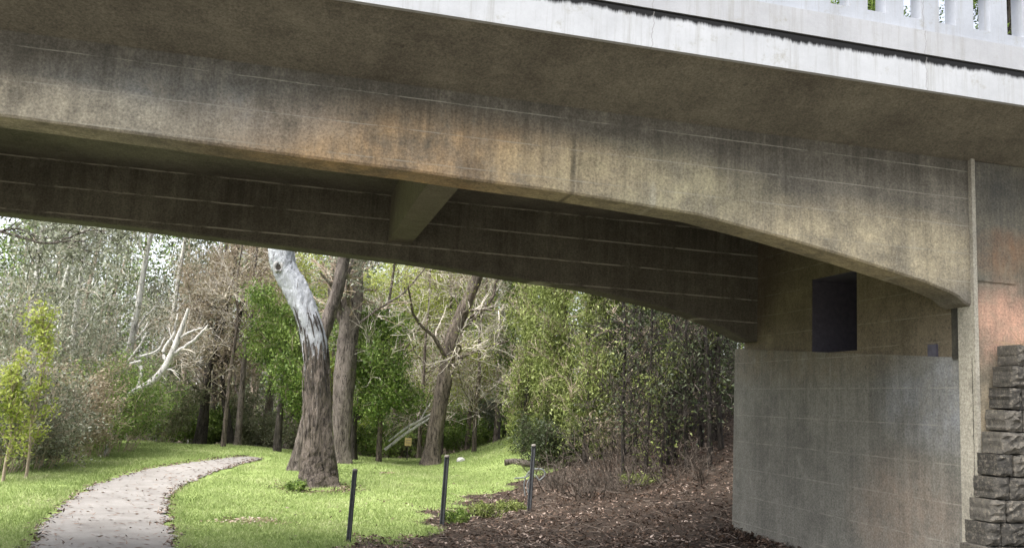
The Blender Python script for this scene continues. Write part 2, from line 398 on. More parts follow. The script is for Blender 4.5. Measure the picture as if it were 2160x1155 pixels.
# fascia: lower band, mould groove, upper band; parapet with slots
zg0 = on_v(1880, 108, V0)[1]; zg1 = on_v(1880, 101, V0 - .0)[1]; zs = on_v(1880, 54, V0 + .03)[1]; zo = on_v(1925, 40, V0 + .06)[1]
print('z', zf, zg0, zg1, zs, zo)
M['fascia'] = paint_fascia('white_painted_fascia', zg0)
M['fascia2'] = paint_fascia('white_painted_band', None, (.43,.435,.445))
M['parapet'] = paint_fascia('white_painted_parapet', None, (.42,.44,.475))
for side in (0, 1):
    def bx(mb, v0, v1, z0, z1, m=0, u0=UL, u1=UR):
        if side: v0, v1 = V1 + V2 - v1, V1 + V2 - v0
        mb.box((u0, v0, z0), (u1, v1, z1), m)
    mb = MB(); bx(mb, V0, V0 + .05, zf, zg0); bx(mb, V0 + .035, V0 + .22, zg0, zg1, 1)
    mb.build('edge_band', [M['fascia'], M['black']], bridge)
    mb = MB(); bx(mb, V0 + .012, V0 + .26, zg1, zs); mb.build('kerb_band', M['fascia2'], bridge)
    mb = MB(); va, vb = V0 + .04, V0 + .20
    bx(mb, va, vb, zs, zo)
    uo = on_v(1925, 30, va)[0]; pw = on_v(1999, 40, va)[0] - on_v(1925, 30, va)[0]; sw = pw * .5
    hz = .62
    ks = [k for k in range(-60, 60) if UL + .3 < uo + k * pw < UR - .3]
    for k in ks: bx(mb, va, vb, zo, zo + hz, 0, uo + k * pw + sw / 2, uo + k * pw + pw - sw / 2)
    bx(mb, va - .03, vb + .03, zo + hz, zo + hz + .16)
    mb.build('parapet', M['parapet'], bridge)
# asphalt on the deck
mb = MB(); mb.box((UL, V0 + .3, zf + .424), (UR, V2 + V1 - V0 - .3, zf + .50)); mb.build('road_surface', plain('deck_asphalt', (.05,.05,.05)), bridge)
# drain outlet stub under the near cantilever
u, z = on_v(662, 55, V1 - .25)
mb = MB(); Vt, Q = tubes(np.array([[(u, V1 - .12, z + .35), (u, V1 - .12, z + .1), (u, V1 - .12, z - .08)]]), np.full((1, 3), .045), 12)
mb.add(Vt, Q); mb.build('drain_outlet', M['metal'], bridge, True)
# abutment lower wall with sloping ledge
U1 = on_u(1700, 900, 1.0) and Uend + .02
vA, zA = on_u(1545, 735, U1); vB, zB = on_u(2042, 755, U1); print('abut', vA, zA, vB, zB, U1)
VN = V1 + .01
VF = vA
def slab_uv(mb, u0, u1, v0, v1, zb, z00, z01, m=0, nn=1):
    # box whose top slopes from z00 (v0) to z01 (v1)
    V = [(u0,v0,zb),(u1,v0,zb),(u1,v1,zb),(u0,v1,zb),(u0,v0,z00),(u1,v0,z00),(u1,v1,z01),(u0,v1,z01)]
    mb.add(V, np.array([(0,3,2,1),(4,5,6,7),(0,1,5,4),(1,2,6,5),(2,3,7,6),(3,0,4,7)]), m)
mb = MB()
c = .10
pts = [(U1, VN), (U1 + 2.2, VN), (U1 + 2.2, VF), (U1 + c, VF), (U1 + .03, VF - .03), (U1, VF - c)]
n = len(pts); zt = lambda v: zB + (zA - zB) * (v - VN) / (VF - VN)
V = [(a, b, -2.0) for a, b in pts] + [(a, b, zt(b)) for a, b in pts]
mb.add(V, [np.array([(i, (i + 1) % n, n + (i + 1) % n, n + i) for i in range(n)])])
mb.F.append(np.array([list(range(n, 2 * n))])); mb.M.append(0)
mb.build('abutment_wall', M['abut'], bridge)
# end wall above the ledge with a dark recess
q = [on_u(px, py, U1 + .05) for px, py in ((1712, 735), (1808, 735), (1808, 577), (1716, 577))]
va_, vb_ = q[1][0], q[0][0]; zb_, zt_ = min(q[0][1], q[1][1]) - 0.02, min(q[2][1], q[3][1]) + .05
mb = MB(); e0 = U1 + .05; e1 = U1 + 1.6
mb.box((e0, VN + .02, 2.9), (e1, va_, TOPZ - .03)); mb.box((e0, vb_, 2.9), (e1, V2 - .004, TOPZ - .03))
mb.box((e0 + .002, va_, zt_), (e1, vb_, TOPZ - .03)); mb.box((e0 + .002, va_, 2.9), (e1, vb_, zb_))
mb.build('end_wall', M['endwall'], bridge)
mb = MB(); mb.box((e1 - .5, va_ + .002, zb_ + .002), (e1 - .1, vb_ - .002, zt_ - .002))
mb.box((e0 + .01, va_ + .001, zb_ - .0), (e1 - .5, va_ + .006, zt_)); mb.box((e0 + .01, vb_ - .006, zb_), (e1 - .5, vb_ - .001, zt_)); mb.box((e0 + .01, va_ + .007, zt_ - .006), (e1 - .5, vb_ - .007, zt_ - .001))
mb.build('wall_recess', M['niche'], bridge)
for px, py in ((1970, 735),):
    v, z = on_u(px, py, U1 + .05)
    mb = MB(); zz = zt(v); mb.box((U1 + .02, v - .07, zz - .01), (U1 + .055, v + .07, zz + .14)); mb.build('bearing_gap_shade', M['niche'], bridge)  # dark block put in for the shade of the small bearing gap
# girder end block on the near side, pale strip, black joint, wing wall
us0, _ = on_v(2058, 700, V1 - .06); us1, _ = on_v(2068, 700, V1 - .06); ztop = on_v(2085, 332, V1 - .06)[1]
mb = MB(); mb.box((us0, V1 - .05, -2), (us1 - .012, V1 + .2, ztop)); mb.build('edge_strip', M['strip'], bridge)
mb = MB(); mb.box((Uend + .002, V1 + .025, zB), (us0, V1 + .3, TOPZ - .025)); mb.box((Uend + .003, V1 - .004, -2), (us0, V1 + .008, zB-.002))
mb.build('joint', concrete('joint_stained_concrete', (.07,.065,.05), (.015,.015,.014), streak=.9, stains_and_light=[((6.9, 8, 4.2), (None, None, .8), (.015,.015,.014), .9)]), bridge)
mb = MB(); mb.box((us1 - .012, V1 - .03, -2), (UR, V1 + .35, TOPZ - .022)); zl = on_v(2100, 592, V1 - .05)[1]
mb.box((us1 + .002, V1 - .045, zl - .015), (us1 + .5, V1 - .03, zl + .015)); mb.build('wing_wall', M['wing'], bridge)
mb = MB(); mb.box((U1 + 2.2, V1 + .36, -2), (UR, VF, TOPZ - .03)); mb.build('approach_fill', M['deck'], bridge)

# ------------------------------------------------------------------ stone wall
def stone_wall():
    rng = np.random.default_rng(5); mb = MB()
    ve = V1 - .42
    ys = [(2112, 722), (2030, 1155)]
    uT, zT = on_v(2106, 724, V1 - .1); uB, zB2 = on_v(2028, 1155, V1 - .1); zT = on_v(2130, 724, ve)[1]
    hc = on_v(2100, 785, ve)[1] - on_v(2100, 832, ve)[1]; nc = int((zT + .8) / hc) + 1
    for c in range(nc):
        z1 = zT - c * hc; z0 = z1 - hc + .012
        u = uT + (uB - uT) * (zT - (z0 + z1) / 2) / (zT - zB2) + rng.uniform(-.012, .012); first = True
        while u < UR - 1:
            wd = rng.uniform(.16, .36)
            if first: wd = rng.uniform(.15, .38); first = False
            nu, nz = max(4, int(wd / .035)), 8
            gu, gz_ = np.meshgrid(np.linspace(0, 1, nu), np.linspace(0, 1, nz), indexing='ij')
            e = np.minimum(np.minimum(gu, 1 - gu) * wd, np.minimum(gz_, 1 - gz_) * hc)
            bul = np.clip(e / .022, 0, 1) * .026 + (e > .012) * rng.normal(0, .010, gu.shape) * rng.uniform(.5, 1.4) + rng.uniform(-.004, .009)
            X = np.stack([u + gu * (wd - .014) + rng.normal(0, .004, gu.shape), ve + .05 - bul, z0 + gz_ * (z1 - z0) + rng.normal(0, .004, gu.shape)], -1)
            idx = np.arange(nu * nz).reshape(nu, nz)
            Q = np.stack([idx[:-1, :-1], idx[1:, :-1], idx[1:, 1:], idx[:-1, 1:]], -1).reshape(-1, 4)
            base = X.reshape(-1, 3); k = len(base)
            border = np.concatenate([idx[:, 0], idx[-1, 1:], idx[-2::-1, -1], idx[0, -2:0:-1]])
            back = base[border].copy(); back[:, 1] = ve + .32
            nb = len(border); bi = np.arange(nb)
            Q2 = np.stack([border, k + bi, k + (bi + 1) % nb, border[(bi + 1) % nb]], -1)
            mb.add(np.vstack([base, back]), [Q, Q2]); u += wd
    mb.box((uT + .06, ve + .055, -1.5), (UR - 1.1, ve + .3, zT - .04), 1)
    n = N('rock_faced_bluestone', .9); co = n.coord(); geo = n.n('ShaderNodeNewGeometry')
    c = n.mix(geo.outputs['Random Per Island'], (.045,.042,.036), (.105,.096,.08))
    c = n.mix(n.ramp(n.noise(co, 22, 6, .85), .50, .68), c, (.24,.21,.165)); c = n.mix(n.ramp(n.noise(co, 13, 8, .85), .50, .62, 0, .85), c, (.03,.028,.026))
    n.color(c); n.bump(n.noise(co, 30, 6, .8), .8, .02)
    o = mb.build('stone_wall', [n.m, plain('mortar', (.20,.18,.15))], None)
    o.rotation_euler = (0, 0, A_B)
    tag(o, 'dark rock faced stone block wall with stepped courses beside the concrete abutment', 'stone wall')
    # strip of soil and dry twigs on the top of the wall
    mb = MB(); rng = np.random.default_rng(8); k = 160
    P0 = np.stack([rng.uniform(uT, uT + 2.5, k), rng.uniform(ve + .03, ve + .36, k), zT - .005 + rng.random(k) * .03], 1)
    D = rng.normal(size=(k, 3)) * [1, .6, .35]; D[:, 2] = np.abs(D[:, 2])
    P = np.stack([P0, P0 + D * .08, P0 + D * .16 + [0, 0, .01]], 1); Vt, Q = tubes(P, np.full((k, 3), .0025), 3); mb.add(Vt, Q)
    o = mb.build('twig_litter', plain('dry_twig', (.36,.25,.15)), None); o.rotation_euler = (0, 0, A_B)
    tag(o, 'dry brown twigs lying on top of the stone wall', 'twigs', kind='stuff')
stone_wall()

# ------------------------------------------------------------------ terrain
PL = [(20,1240),(65,1155),(110,1090),(190,1028),(300,993),(400,976),(480,966),(530,962)]
PR = [(385,1240),(375,1155),(352,1085),(365,1040),(420,1008),(480,988),(520,976),(566,966)]
pl = spline([G(*p) for p in PL], 60); prr = spline([G(*p) for p in PR], 60)
def pathdist(x, y):
    mid = (pl + prr) / 2; hw = np.linalg.norm(pl - prr, axis=1) / 2
    x = np.asarray(x); y = np.asarray(y); d = np.full(x.shape, 99.0)
    for m, h in zip(mid, hw):
        d = np.minimum(d, np.hypot(x - m[0], y - m[1]) - h)
    return d
LB = [(700,1175),(760,1150),(900,1118),(960,1060),(1080,1022),(1140,1000),(1165,985)]
lb = np.array([G(*p) for p in LB])[:, :2]
def litter(x, y):
    """1 in the leaf litter at right, 0 on the lawn"""
    x = np.asarray(x, float); y = np.asarray(y, float)
    lx = np.interp(y, lb[:, 1], lb[:, 0], left=lb[0, 0] - 2, right=lb[-1, 0] + 1.2)
    wv = .35 * np.sin(x * 2.1 + y * 1.3) + .25 * np.sin(y * 3.7 - x) + .15 * np.sin(x * 7.3 + 2 * y)
    return sstep(-.5, .55, x - lx + wv)
def axis_(a, b, near0, near1, s):
    core = np.arange(near0, near1, s); out = [core]
    g = s; v = near1; l = []
    while v < b: l.append(v); g *= 1.22; v += g
    l.append(b); out.append(np.array(l)); g = s; v = near0; l = []
    while v > a: g *= 1.22; v -= g; l.append(max(v, a))
    return np.concatenate([np.array(l[::-1])] + out)
xs = axis_(-900, 900, -16, 18, .25); ys = axis_(-600, 1500, 9, 48, .25)
X, Y = np.meshgrid(xs, ys, indexing='ij'); rg = np.random.default_rng(1)
Z = gz(X, Y) + rg.normal(0, .006, X.shape)
Z = np.where((Y < 6), np.minimum(Z, .3), Z)
idx = np.arange(X.size).reshape(X.shape)
Q = np.stack([idx[:-1, :-1], idx[1:, :-1], idx[1:, 1:], idx[:-1, 1:]], -1).reshape(-1, 4)
VG = X * VV[0] + Y * VV[1]; lit = np.maximum(litter(X, Y), sstep(12.3, 11.8, VG)).ravel(); dry = sstep(12.3, 11.8, VG).ravel(); far = (sstep(33, 37, Y + .05 * X) + sstep(-5.5, -9.5, X + (Y - 20) * .22) * 0).ravel()
n = N('ground_grass_and_soil', .95); co = n.coord('Object')
gr = n.mix(n.ramp(n.noise(co, .55, 5, .7), .35, .68), (.15,.21,.055), (.28,.35,.12))
gr = n.mix(n.ramp(n.noise(co, 14, 4, .8), .35, .7, 0, .6), gr, (.12,.15,.035))
gr = n.mix(n.ramp(n.noise(co, 1.4, 4, .7), .66, .74, 0, .75), gr, (.30,.25,.13))
so_ = n.mix(n.ramp(n.noise(co, 3, 5, .75), .35, .65), (.022,.016,.011), (.058,.040,.028))
a3 = n.n('ShaderNodeAttribute', attribute_name='dry'); so_ = n.mix(a3.outputs['Fac'], so_, (.115,.105,.08))  # unseen ground under the bridge, coloured dry for a neutral bounce
a1 = n.n('ShaderNodeAttribute', attribute_name='litter'); a2 = n.n('ShaderNodeAttribute', attribute_name='wood')
m = n.math('MAXIMUM', a1.outputs['Fac'], a2.outputs['Fac'])
m = n.ramp(n.math('ADD', m, n.ramp(n.noise(co, 2.5, 5, .8), .3, .7, -.3, .3)), .35, .65)
n.color(n.mix(m, gr, so_)); n.bump(n.noise(co, 20, 5, .8), .6, .05)
go = link('ground', mesh_np('ground', np.stack([X, Y, Z], -1).reshape(-1, 3), [Q], n.m, smooth=True, attr={'litter': lit, 'wood': far, 'dry': dry}))
tag(go, 'grassy park ground rising to a leaf covered bank', 'ground', kind='structure')

# path
n = N('pale_gravel_path', .95); co = n.coord('Object')
c = n.mix(n.ramp(n.noise(co, 1.2, 5, .7), .35, .65), (.19,.18,.165), (.28,.27,.25))
c = n.mix(n.ramp(n.noise(co, 40, 3, .8), .4, .65, 0, .6), c, (.22,.19,.17))
c = n.mix(n.ramp(n.noise(n.mapv(co, (3, 9, 1)), 2.2, 5, .8), .60, .70, 0, .7), c, (.14,.095,.07))
n.color(c); n.bump(n.noise(co, 60, 4, .8), .5, .01)
rg = np.random.default_rng(3); K = 260; L1 = spline(pl[::3], K); R1 = spline(prr[::3], K)
jl = np.convolve(rg.normal(0, .09, K), [.3, .4, .3], 'same'); jr = np.convolve(rg.normal(0, .09, K), [.3, .4, .3], 'same')
dv = norm(R1 - L1)
L1 = L1 + dv * jl[:, None]; R1 = R1 + dv * jr[:, None]; nn = 14
T = np.linspace(0, 1, nn)[None, :, None]; PV = L1[:, None] * (1 - T) + R1[:, None] * T
PV[..., 2] = gz(PV[..., 0], PV[..., 1]) + .022 + .02 * np.sin(T[..., 0] * math.pi)
idx = np.arange(K * nn).reshape(K, nn); Q = np.stack([idx[:-1, :-1], idx[:-1, 1:], idx[1:, 1:], idx[1:, :-1]], -1).reshape(-1, 4)
po = link('path', mesh_np('path', PV.reshape(-1, 3), [Q], n.m, smooth=True)); tag(po, 'pale winding gravel path through the lawn', 'path', kind='structure')

# grass blades
def debris():
    rng = np.random.default_rng(31); k = 1500; e = (rng.random(k) ** 1.6 * (K - 2)).astype(int); t = rng.beta(.6, .6, k)[:, None]
    C = L1[e] * (1 - t) + R1[e] * t; C = C + rng.normal(0, .05, (k, 3)); C[:, 2] = gz(C[:, 0], C[:, 1]) + .055
    D = rng.normal(size=(k, 3)) * [1, .5, .1]; l = rng.uniform(.05, .16, k)
    V, Q = leaves(C, D, l, rng.uniform(.008, .028, k), rng, .4)
    o = link('path_debris', mesh_np('path_debris', V, [Q], leafmat('path_leaf', [(.07,.045,.03), (.15,.10,.07), (.26,.19,.14)], .05))); tag(o, 'strips of bark and dry leaves scattered over the path', 'dry leaves', kind='stuff')
debris()
def blades():
    rng = np.random.default_rng(11); n = 330000
    y = 11 + 26 * rng.random(n) ** 1.25; x = -.62 * y + (1.05 * y) * rng.random(n)
    lt = litter(x, y); pd = pathdist(x, y)
    u = x * UU[0] + y * UU[1]
    ok = (rng.random(n) > lt * 1.15) & (pd > -.02 + .1 * rng.random(n)) & (y + .05 * x < 36) & (u < 11) & ~((u > U1 - .1) & (y * VV[1] + x * VV[0] < VF + .1))
    x, y = x[ok], y[ok]; k = len(x); z = gz(x, y)
    tall = .032 + .03 * rng.random(k) + .05 * (np.sin(x * 1.9 + 3) * np.sin(y * 1.3) > .6) * rng.random(k) + .05 * (pathdist(x, y) < .25) * rng.random(k)
    d = rng.normal(size=(k, 2)) * .6; w_ = rng.uniform(.006, .013, k); a = rng.random(k) * 6.28
    B = np.stack([x, y, z - .01], 1); sx = np.stack([np.cos(a) * w_, np.sin(a) * w_, 0 * a], 1)
    tip = B + np.stack([d[:, 0] * tall, d[:, 1] * tall, tall + .01], 1)
    V = np.stack([B - sx, B + sx, tip], 1).reshape(-1, 3)
    m = leafmat('grass_blade', [(.12,.175,.045), (.23,.30,.095), (.35,.41,.165), (.52,.52,.30)], .3, .5, .6)
    o = link('grass', mesh_np('grass', V, [np.arange(3 * k).reshape(k, 3)], m)); tag(o, 'short bright green grass on both sides of the path', 'grass', kind='stuff')
blades()
# leaf litter
def litterleaves():
    rng = np.random.default_rng(12); n = 95000
    y = 12.5 + 24 * rng.random(n) ** 1.3; x = -.25 * y + .95 * y * rng.random(n)
    lt = litter(x, y); u = x * UU[0] + y * UU[1]; v = x * VV[0] + y * VV[1]
    pt = (np.sin(x * 2.3 + y) * np.sin(y * 1.9 - x * .7) > .1)
    ok = (rng.random(n) < lt * (.55 + .45 * pt) + .012) & ~((u > U1 - .1) & (v < VF + .06))
    x, y = x[ok], y[ok]
    # leaves round the big trunk and along the path edges
    tb = G(675, 1030); k2 = 900; r = .5 + np.abs(rng.normal(0, .35, k2)); a = rng.random(k2) * 6.28
    e = (K * rng.random(1500) ** 1.4).astype(int); side = rng.random(1500) < .5
    ex = np.where(side[:, None], L1[e][:, :2], R1[e][:, :2]) + rng.normal(0, .07, (1500, 2))
    x = np.concatenate([x, tb[0] + r * np.cos(a), ex[:, 0]]); y = np.concatenate([y, tb[1] + r * np.sin(a), ex[:, 1]])
    kk = 1500; vq = rng.uniform(VN, VF + .1, kk); uq = U1 - np.abs(rng.normal(0, .16, kk)); q = uq[:, None] * UU[:2] + vq[:, None] * VV[:2]; x = np.concatenate([q[:, 0], x]); y = np.concatenate([q[:, 1], y])
    k = len(x); C = np.stack([x, y, gz(x, y) + .012 + .05 * rng.random(k) ** 2], 1)
    C[-1500:, 2] += .02
    D = rng.normal(size=(k, 3)) * [1, 1, .35]
    V, Q = leaves(C, D, rng.uniform(.05, .11, k), rng.uniform(.02, .04, k), rng, .55)
    m = leafmat('dead_leaf', [(.016,.011,.008), (.042,.026,.018), (.13,.082,.055), (.62,.50,.42)], .1, 1.5, .6)
    o = link('leaf_litter', mesh_np('leaf_litter', V, [Q], m)); tag(o, 'brown fallen leaves covering the bank under the trees', 'fallen leaves', kind='stuff')
    # twigs
    k = 2600; y = 13 + 18 * rng.random(k) ** 1.3; x = -.1 * y + .75 * y * rng.random(k); ok = litter(x, y) > .5; x, y = x[ok], y[ok]; k = len(x)
    C = np.stack([x, y, gz(x, y) + .03], 1); D = rng.normal(size=(k, 3)) * [1, 1, .18]; D[:, 2] = np.abs(D[:, 2]); l = rng.uniform(.05, .28, k)[:, None]
    P = np.stack([C, C + D * l * .5 + rng.normal(0, .02, (k, 3)), C + D * l], 1); V, Q = tubes(P, np.tile([.006, .005, .003], (k, 1)), 3)
    o = link('fallen_twigs', mesh_np('fallen_twigs', V, [Q], plain('twig_grey', (.20,.16,.13)))); tag(o, 'thin fallen twigs scattered through the leaf litter', 'twigs', kind='stuff')
litterleaves()

# ------------------------------------------------------------------ vegetation materials
M['gum_bark'] = bark('gum_bark', (.035,.028,.024), (.25,.205,.17), zpale=3.5, pale=(.66,.68,.71))
M['grey_bark'] = bark('grey_bark', (.06,.048,.040), (.26,.22,.19))
M['brown_bark'] = bark('brown_bark', (.06,.048,.038), (.25,.205,.165))
M['dark_bark'] = bark('dark_bark', (.028,.024,.020), (.10,.085,.072))
M['pale_bark'] = bark('pale_bark', (.34,.32,.29), (.60,.58,.54), (4, 4, 1), bump=.4)
M['twig_pale'] = plain('pale_twig', (.50,.45,.38), .8, .35, 3)
M['twig_brown'] = plain('brown_twig', (.34,.27,.21), .85, .4, 3)
M['twig_dark'] = plain('dark_twig', (.05,.042,.035), .85, .4, 3)
M['lf_grey'] = leafmat('grey_green_leaf', [(.045,.05,.03), (.13,.14,.09), (.27,.28,.20), (.62,.64,.56)], .3)
M['lf_green'] = leafmat('mid_green_leaf', [(.03,.055,.014), (.10,.165,.035), (.21,.29,.065), (.33,.41,.13)], .35)
M['lf_yellow'] = leafmat('yellow_green_leaf', [(.11,.15,.03), (.26,.32,.06), (.42,.46,.11), (.56,.58,.22)], .4)
M['lf_dark'] = leafmat('dark_green_leaf', [(.02,.03,.012), (.045,.06,.025), (.08,.10,.045), (.15,.17,.09)], .3)
M['lf_poplar'] = leafmat('poplar_leaf', [(.035,.045,.018), (.13,.16,.045), (.31,.36,.11), (.56,.60,.28)], .4)
M['lf_olive'] = leafmat('olive_leaf', [(.05,.055,.03), (.11,.125,.06), (.21,.22,.12), (.34,.35,.23)], .35)
M['lf_brown'] = leafmat('brown_leaf', [(.10,.08,.05), (.20,.16,.10), (.32,.27,.18), (.42,.37,.27)], .3)

# ------------------------------------------------------------------ tree builder
def build_tree(name, label, cat, trunk_pr, bark_m, twig_m, leaf_m, seed, *, levels=((7, 2.4, .9), (7, 1.1, .8), (6, .5, .8)),
               nleaf=6, lsz=(.12, .045), tmin=.35, droop=0.0, hang=0.0, up=.15, limbs=(), flare=.35, rough=.06, rings=50, sides=16,
               group=None, curl=.22, leaf_spread=.16, rmin=.006, jitter=1.0, rs0=.34):
    """trunk_pr: world (x,y,z,r) list; limbs: extra world polylines. Trunk part = trunk and limbs, crown part = twigs and leaves"""
    rng = np.random.default_rng(seed)
    base = np.array(trunk_pr[0][:3]); o = empty(name, tuple(base)); tag(o, label, cat, group)
    Vt, Q, P, R = trunk_mesh(trunk_pr, rng, rings, sides, rough, flare)
    mb = MB(); mb.add(Vt - base, Q)
    par = [(P[None], R[None])]
    lim = []
    for l in limbs:
        q = spline(l, 14); v_, q_ = tubes(q[None, :, :3] + rng.normal(0, .012, (1, 14, 3)), q[None, :, 3], 8); mb.add(v_ - base, q_); lim.append((q[None, :, :3], q[None, :, 3]))
    crown = MB(); last = None
    lv = list(levels)
    if lv:
        n0, l0, s0 = lv[0]
        Pk = P[np.linspace(0, len(P) - 1, 9).astype(int)][None]; Rk = R[np.linspace(0, len(P) - 1, 9).astype(int)][None]
        cp, crr = spawn(Pk, Rk, n0, l0, s0, rng, curl=curl, tmin=tmin, K=7, up=up, droop=droop * .5, rs=rs0)
        v_, q_ = tubes(cp, np.maximum(crr, rmin * 1.5), 5); mb.add(v_ - base, q_)
        for (a, b) in lim:
            a2 = a[:, ::2]; b2 = b[:, ::2]; cp = np.concatenate([cp, a2]); crr = np.concatenate([crr, b2])
        for n1, l1, s1 in lv[1:]:
            cp, crr = spawn(cp, crr, n1, l1, s1, rng, curl=curl * 1.2, tmin=.2, K=5 if l1 > .8 else 4, up=up * .5, droop=droop)
            if cp.shape[1] == 4 or True:
                v_, q_ = tubes(cp, np.maximum(crr, rmin), 3); crown.add(v_ - base, q_, 0)
            if cp.shape[1] < 7:
                pass
        last = cp
        if leaf_m is not None and nleaf > 0:
            C = np.repeat(last.reshape(-1, 3), nleaf, 0); k = len(C)
            C = C + rng.normal(0, leaf_spread, (k, 3)) * jitter
            if hang: C[:, 2] -= np.abs(rng.normal(0, hang, k))
            D = rng.normal(size=(k, 3)); D[:, 2] -= (1.2 if (hang or droop) else .2)
            s = rng.uniform(.6, 1.3, k)
            v_, q_ = leaves(C, D, lsz[0] * s, lsz[1] * s, rng); crown.add(v_ - base, q_, 1)
    t = mb.build('trunk', bark_m, o, True)
    if crown.n: crown.build('crown', [twig_m, leaf_m] if leaf_m else [twig_m], o)
    return o
def pix_trunk(pts, depth, extra=(), sink=.15):
    """pts (px, py, width_px) bottom first -> world x,y,z,r at that distance"""
    out = []
    for i, (px, py, wp) in enumerate(pts):
        p = at(px, py, depth); dist = np.linalg.norm(p - CAM); out.append((p[0], p[1], p[2], wp * dist / F / 2 * .96))
    b = out[0]; g = float(gz(b[0], b[1])); out[0] = (b[0], b[1], g - sink, b[3])
    for dx, dy, dz, r in extra:
        l = out[-1]; out.append((l[0] + dx, l[1] + dy, l[2] + dz, r))
    return out
def limb(pts, depth, dd=0):
    out = []
    for i, (px, py, wp) in enumerate(pts):
        d = depth + dd * i; p = at(px, py, d); out.append((p[0], p[1], p[2], wp * d / F / 2))
    return out
def gd(px, py): return float(G(px, py)[1])

# --- big pale-topped gum in the middle
d1 = gd(672, 1022)
pt = pix_trunk([(674,1028,78),(673,980,70),(672,900,60),(668,800,54),(663,730,52),(648,665,50),(624,610,50),(602,570,51),(594,520,53)], d1, [(-.1,.1,1.4,.23),(.3,.2,2.2,.2),(.2,0,2.4,.13)])
gum = build_tree('gum_tree', 'thick leaning gum tree with smooth pale grey upper bark and a knot hole', 'tree', pt, M['gum_bark'], M['twig_brown'], M['lf_grey'], 21,
                 levels=((7, 3.2, .8), (7, 1.3, .8), (6, .6, .8)), tmin=.80, nleaf=5, flare=.42, rings=170, sides=48, rough=.07)
rg = np.random.default_rng(14); q = spline(pt, 170); hh_ = q[:, 2]
for mat, z0_, z1_, cnt in ((M['dark_bark'], 2.7, 4.6, 26), (M['grey_bark'], .9, 3.6, 22)):
    mb = MB()
    for k in range(cnt):
        za = rg.uniform(z0_, z1_); ln = rg.uniform(.2, .8); a0 = rg.uniform(math.pi * .95, math.pi * 2.05); wd = rg.uniform(.012, .035); tw = rg.uniform(-.15, .15)
        Vs = []
        for t in np.linspace(0, 1, 7):
            z = za - ln * t; i = int(np.argmin(np.abs(hh_ - z))); c = q[i]; ang = a0 + tw * t; lift = .035 + .05 * max(0, t - .6) * rg.uniform(.6, 1.6); r = c[3] * 1.06 + lift * .5; ww = wd * (1 - .6 * abs(2 * t - 1)) + .004
            o_ = np.array([math.cos(ang), math.sin(ang), 0]); tn = np.array([-math.sin(ang), math.cos(ang), 0]); p = c[:3] + o_ * r; p[2] = z
            Vs += [p - tn * ww, p + o_ * .008, p + tn * ww]
        idx = np.arange(21).reshape(7, 3); Q = np.stack([idx[:-1, :-1], idx[1:, :-1], idx[1:, 1:], idx[:-1, 1:]], -1).reshape(-1, 4); mb.add(np.array(Vs) - np.array(pt[0][:3]) - [0, 0, 0], Q)
    mb.build('peeling_bark', mat, gum)['kind'] = 'stuff'
kb = at(588, 562, d1 - .27); mb = MB()
for j, (r0, rr) in enumerate(((.13, .05), (.10, .03))):
    a = np.linspace(0, 2 * math.pi, 15); C = np.stack([kb[0] + r0 * .75 * np.cos(a), np.full(15, kb[1] - .01 * j), kb[2] + r0 * np.sin(a)], 1)
    Vt, Q = tubes(C[None], np.full((1, 15), rr) * (1 + .25 * np.sin(a * 3))[None], 8); mb.add(Vt - np.array(pt[0][:3]), Q, j)
a = np.linspace(0, 2 * math.pi, 13)[:-1]; C = np.stack([kb[0] + .10 * np.cos(a), np.full(12, kb[1] - .03), kb[2] + .11 * np.sin(a)], 1)
mb.add(C - np.array(pt[0][:3]), [np.arange(12)[None, ::-1]], 1)
mb.build('knot_hole', [plain('knot_bark', (.30,.29,.28)), M['dark_bark']], gum, True)
# --- greyer trunk base just behind it at left, and grey gum behind at right
d2 = gd(625, 998)
pt = pix_trunk([(622,1000,36),(636,930,26),(652,860,24),(668,760,26),(690,680,28),(712,610,26),(722,560,25)], d2 + .9, [(.3,.2,2.5,.2),(.5,.3,3,.1)])
build_tree('gum_tree', 'grey gum trunk half hidden behind the left side of the thick leaning gum', 'tree', pt, M['grey_bark'], M['twig_brown'], M['lf_grey'], 22, levels=((7, 2.6, .8), (6, 1.2, .8), (5, .5, .8)), tmin=.6, nleaf=4, flare=.5, sides=24, rings=70)
d3 = gd(722, 976)
pt = pix_trunk([(722,978,38),(722,920,36),(724,850,42),(728,780,46),(735,700,42),(742,640,44),(748,555,46)], d3, [(.4,.4,2.5,.3),(.3,.3,3,.15)])
build_tree('gum_tree', 'straight grey brown gum trunk just right of the thick leaning gum', 'tree', pt, M['grey_bark'], M['twig_brown'], M['lf_grey'], 23, levels=((10, 2.6, 1.0), (7, 1.2, .9), (6, .5, .8)), tmin=.35, nleaf=1, flare=.5, sides=24, rings=70,
           limbs=[limb([(735,700,14),(705,650,13),(700,600,14),(712,540,14)], d3), limb([(745,690,6),(800,650,5),(860,610,4),(900,560,3)], d3, -.05)])
# --- dark trunk with weeping green crown
d4 = gd(742, 972)
pt = pix_trunk([(742,970,22),(742,930,20),(745,890,17),(755,850,13),(775,810,9),(790,770,7)], d4 + .8, [(.1,0,1.0,.05)])
build_tree('pepper_tree', 'dark trunked tree with drooping fresh green foliage right of the gum trunks', 'tree', pt, M['dark_bark'], M['twig_brown'], M['lf_green'], 24,
           levels=((14, 1.9, 1.3), (8, .9, .9), (5, .45, .9)), tmin=.62, nleaf=13, lsz=(.11, .05), hang=.18, droop=.06, up=.22,
           limbs=[limb([(745,890,13),(775,860,10),(820,830,8),(860,800,6)], d4 + .8)])
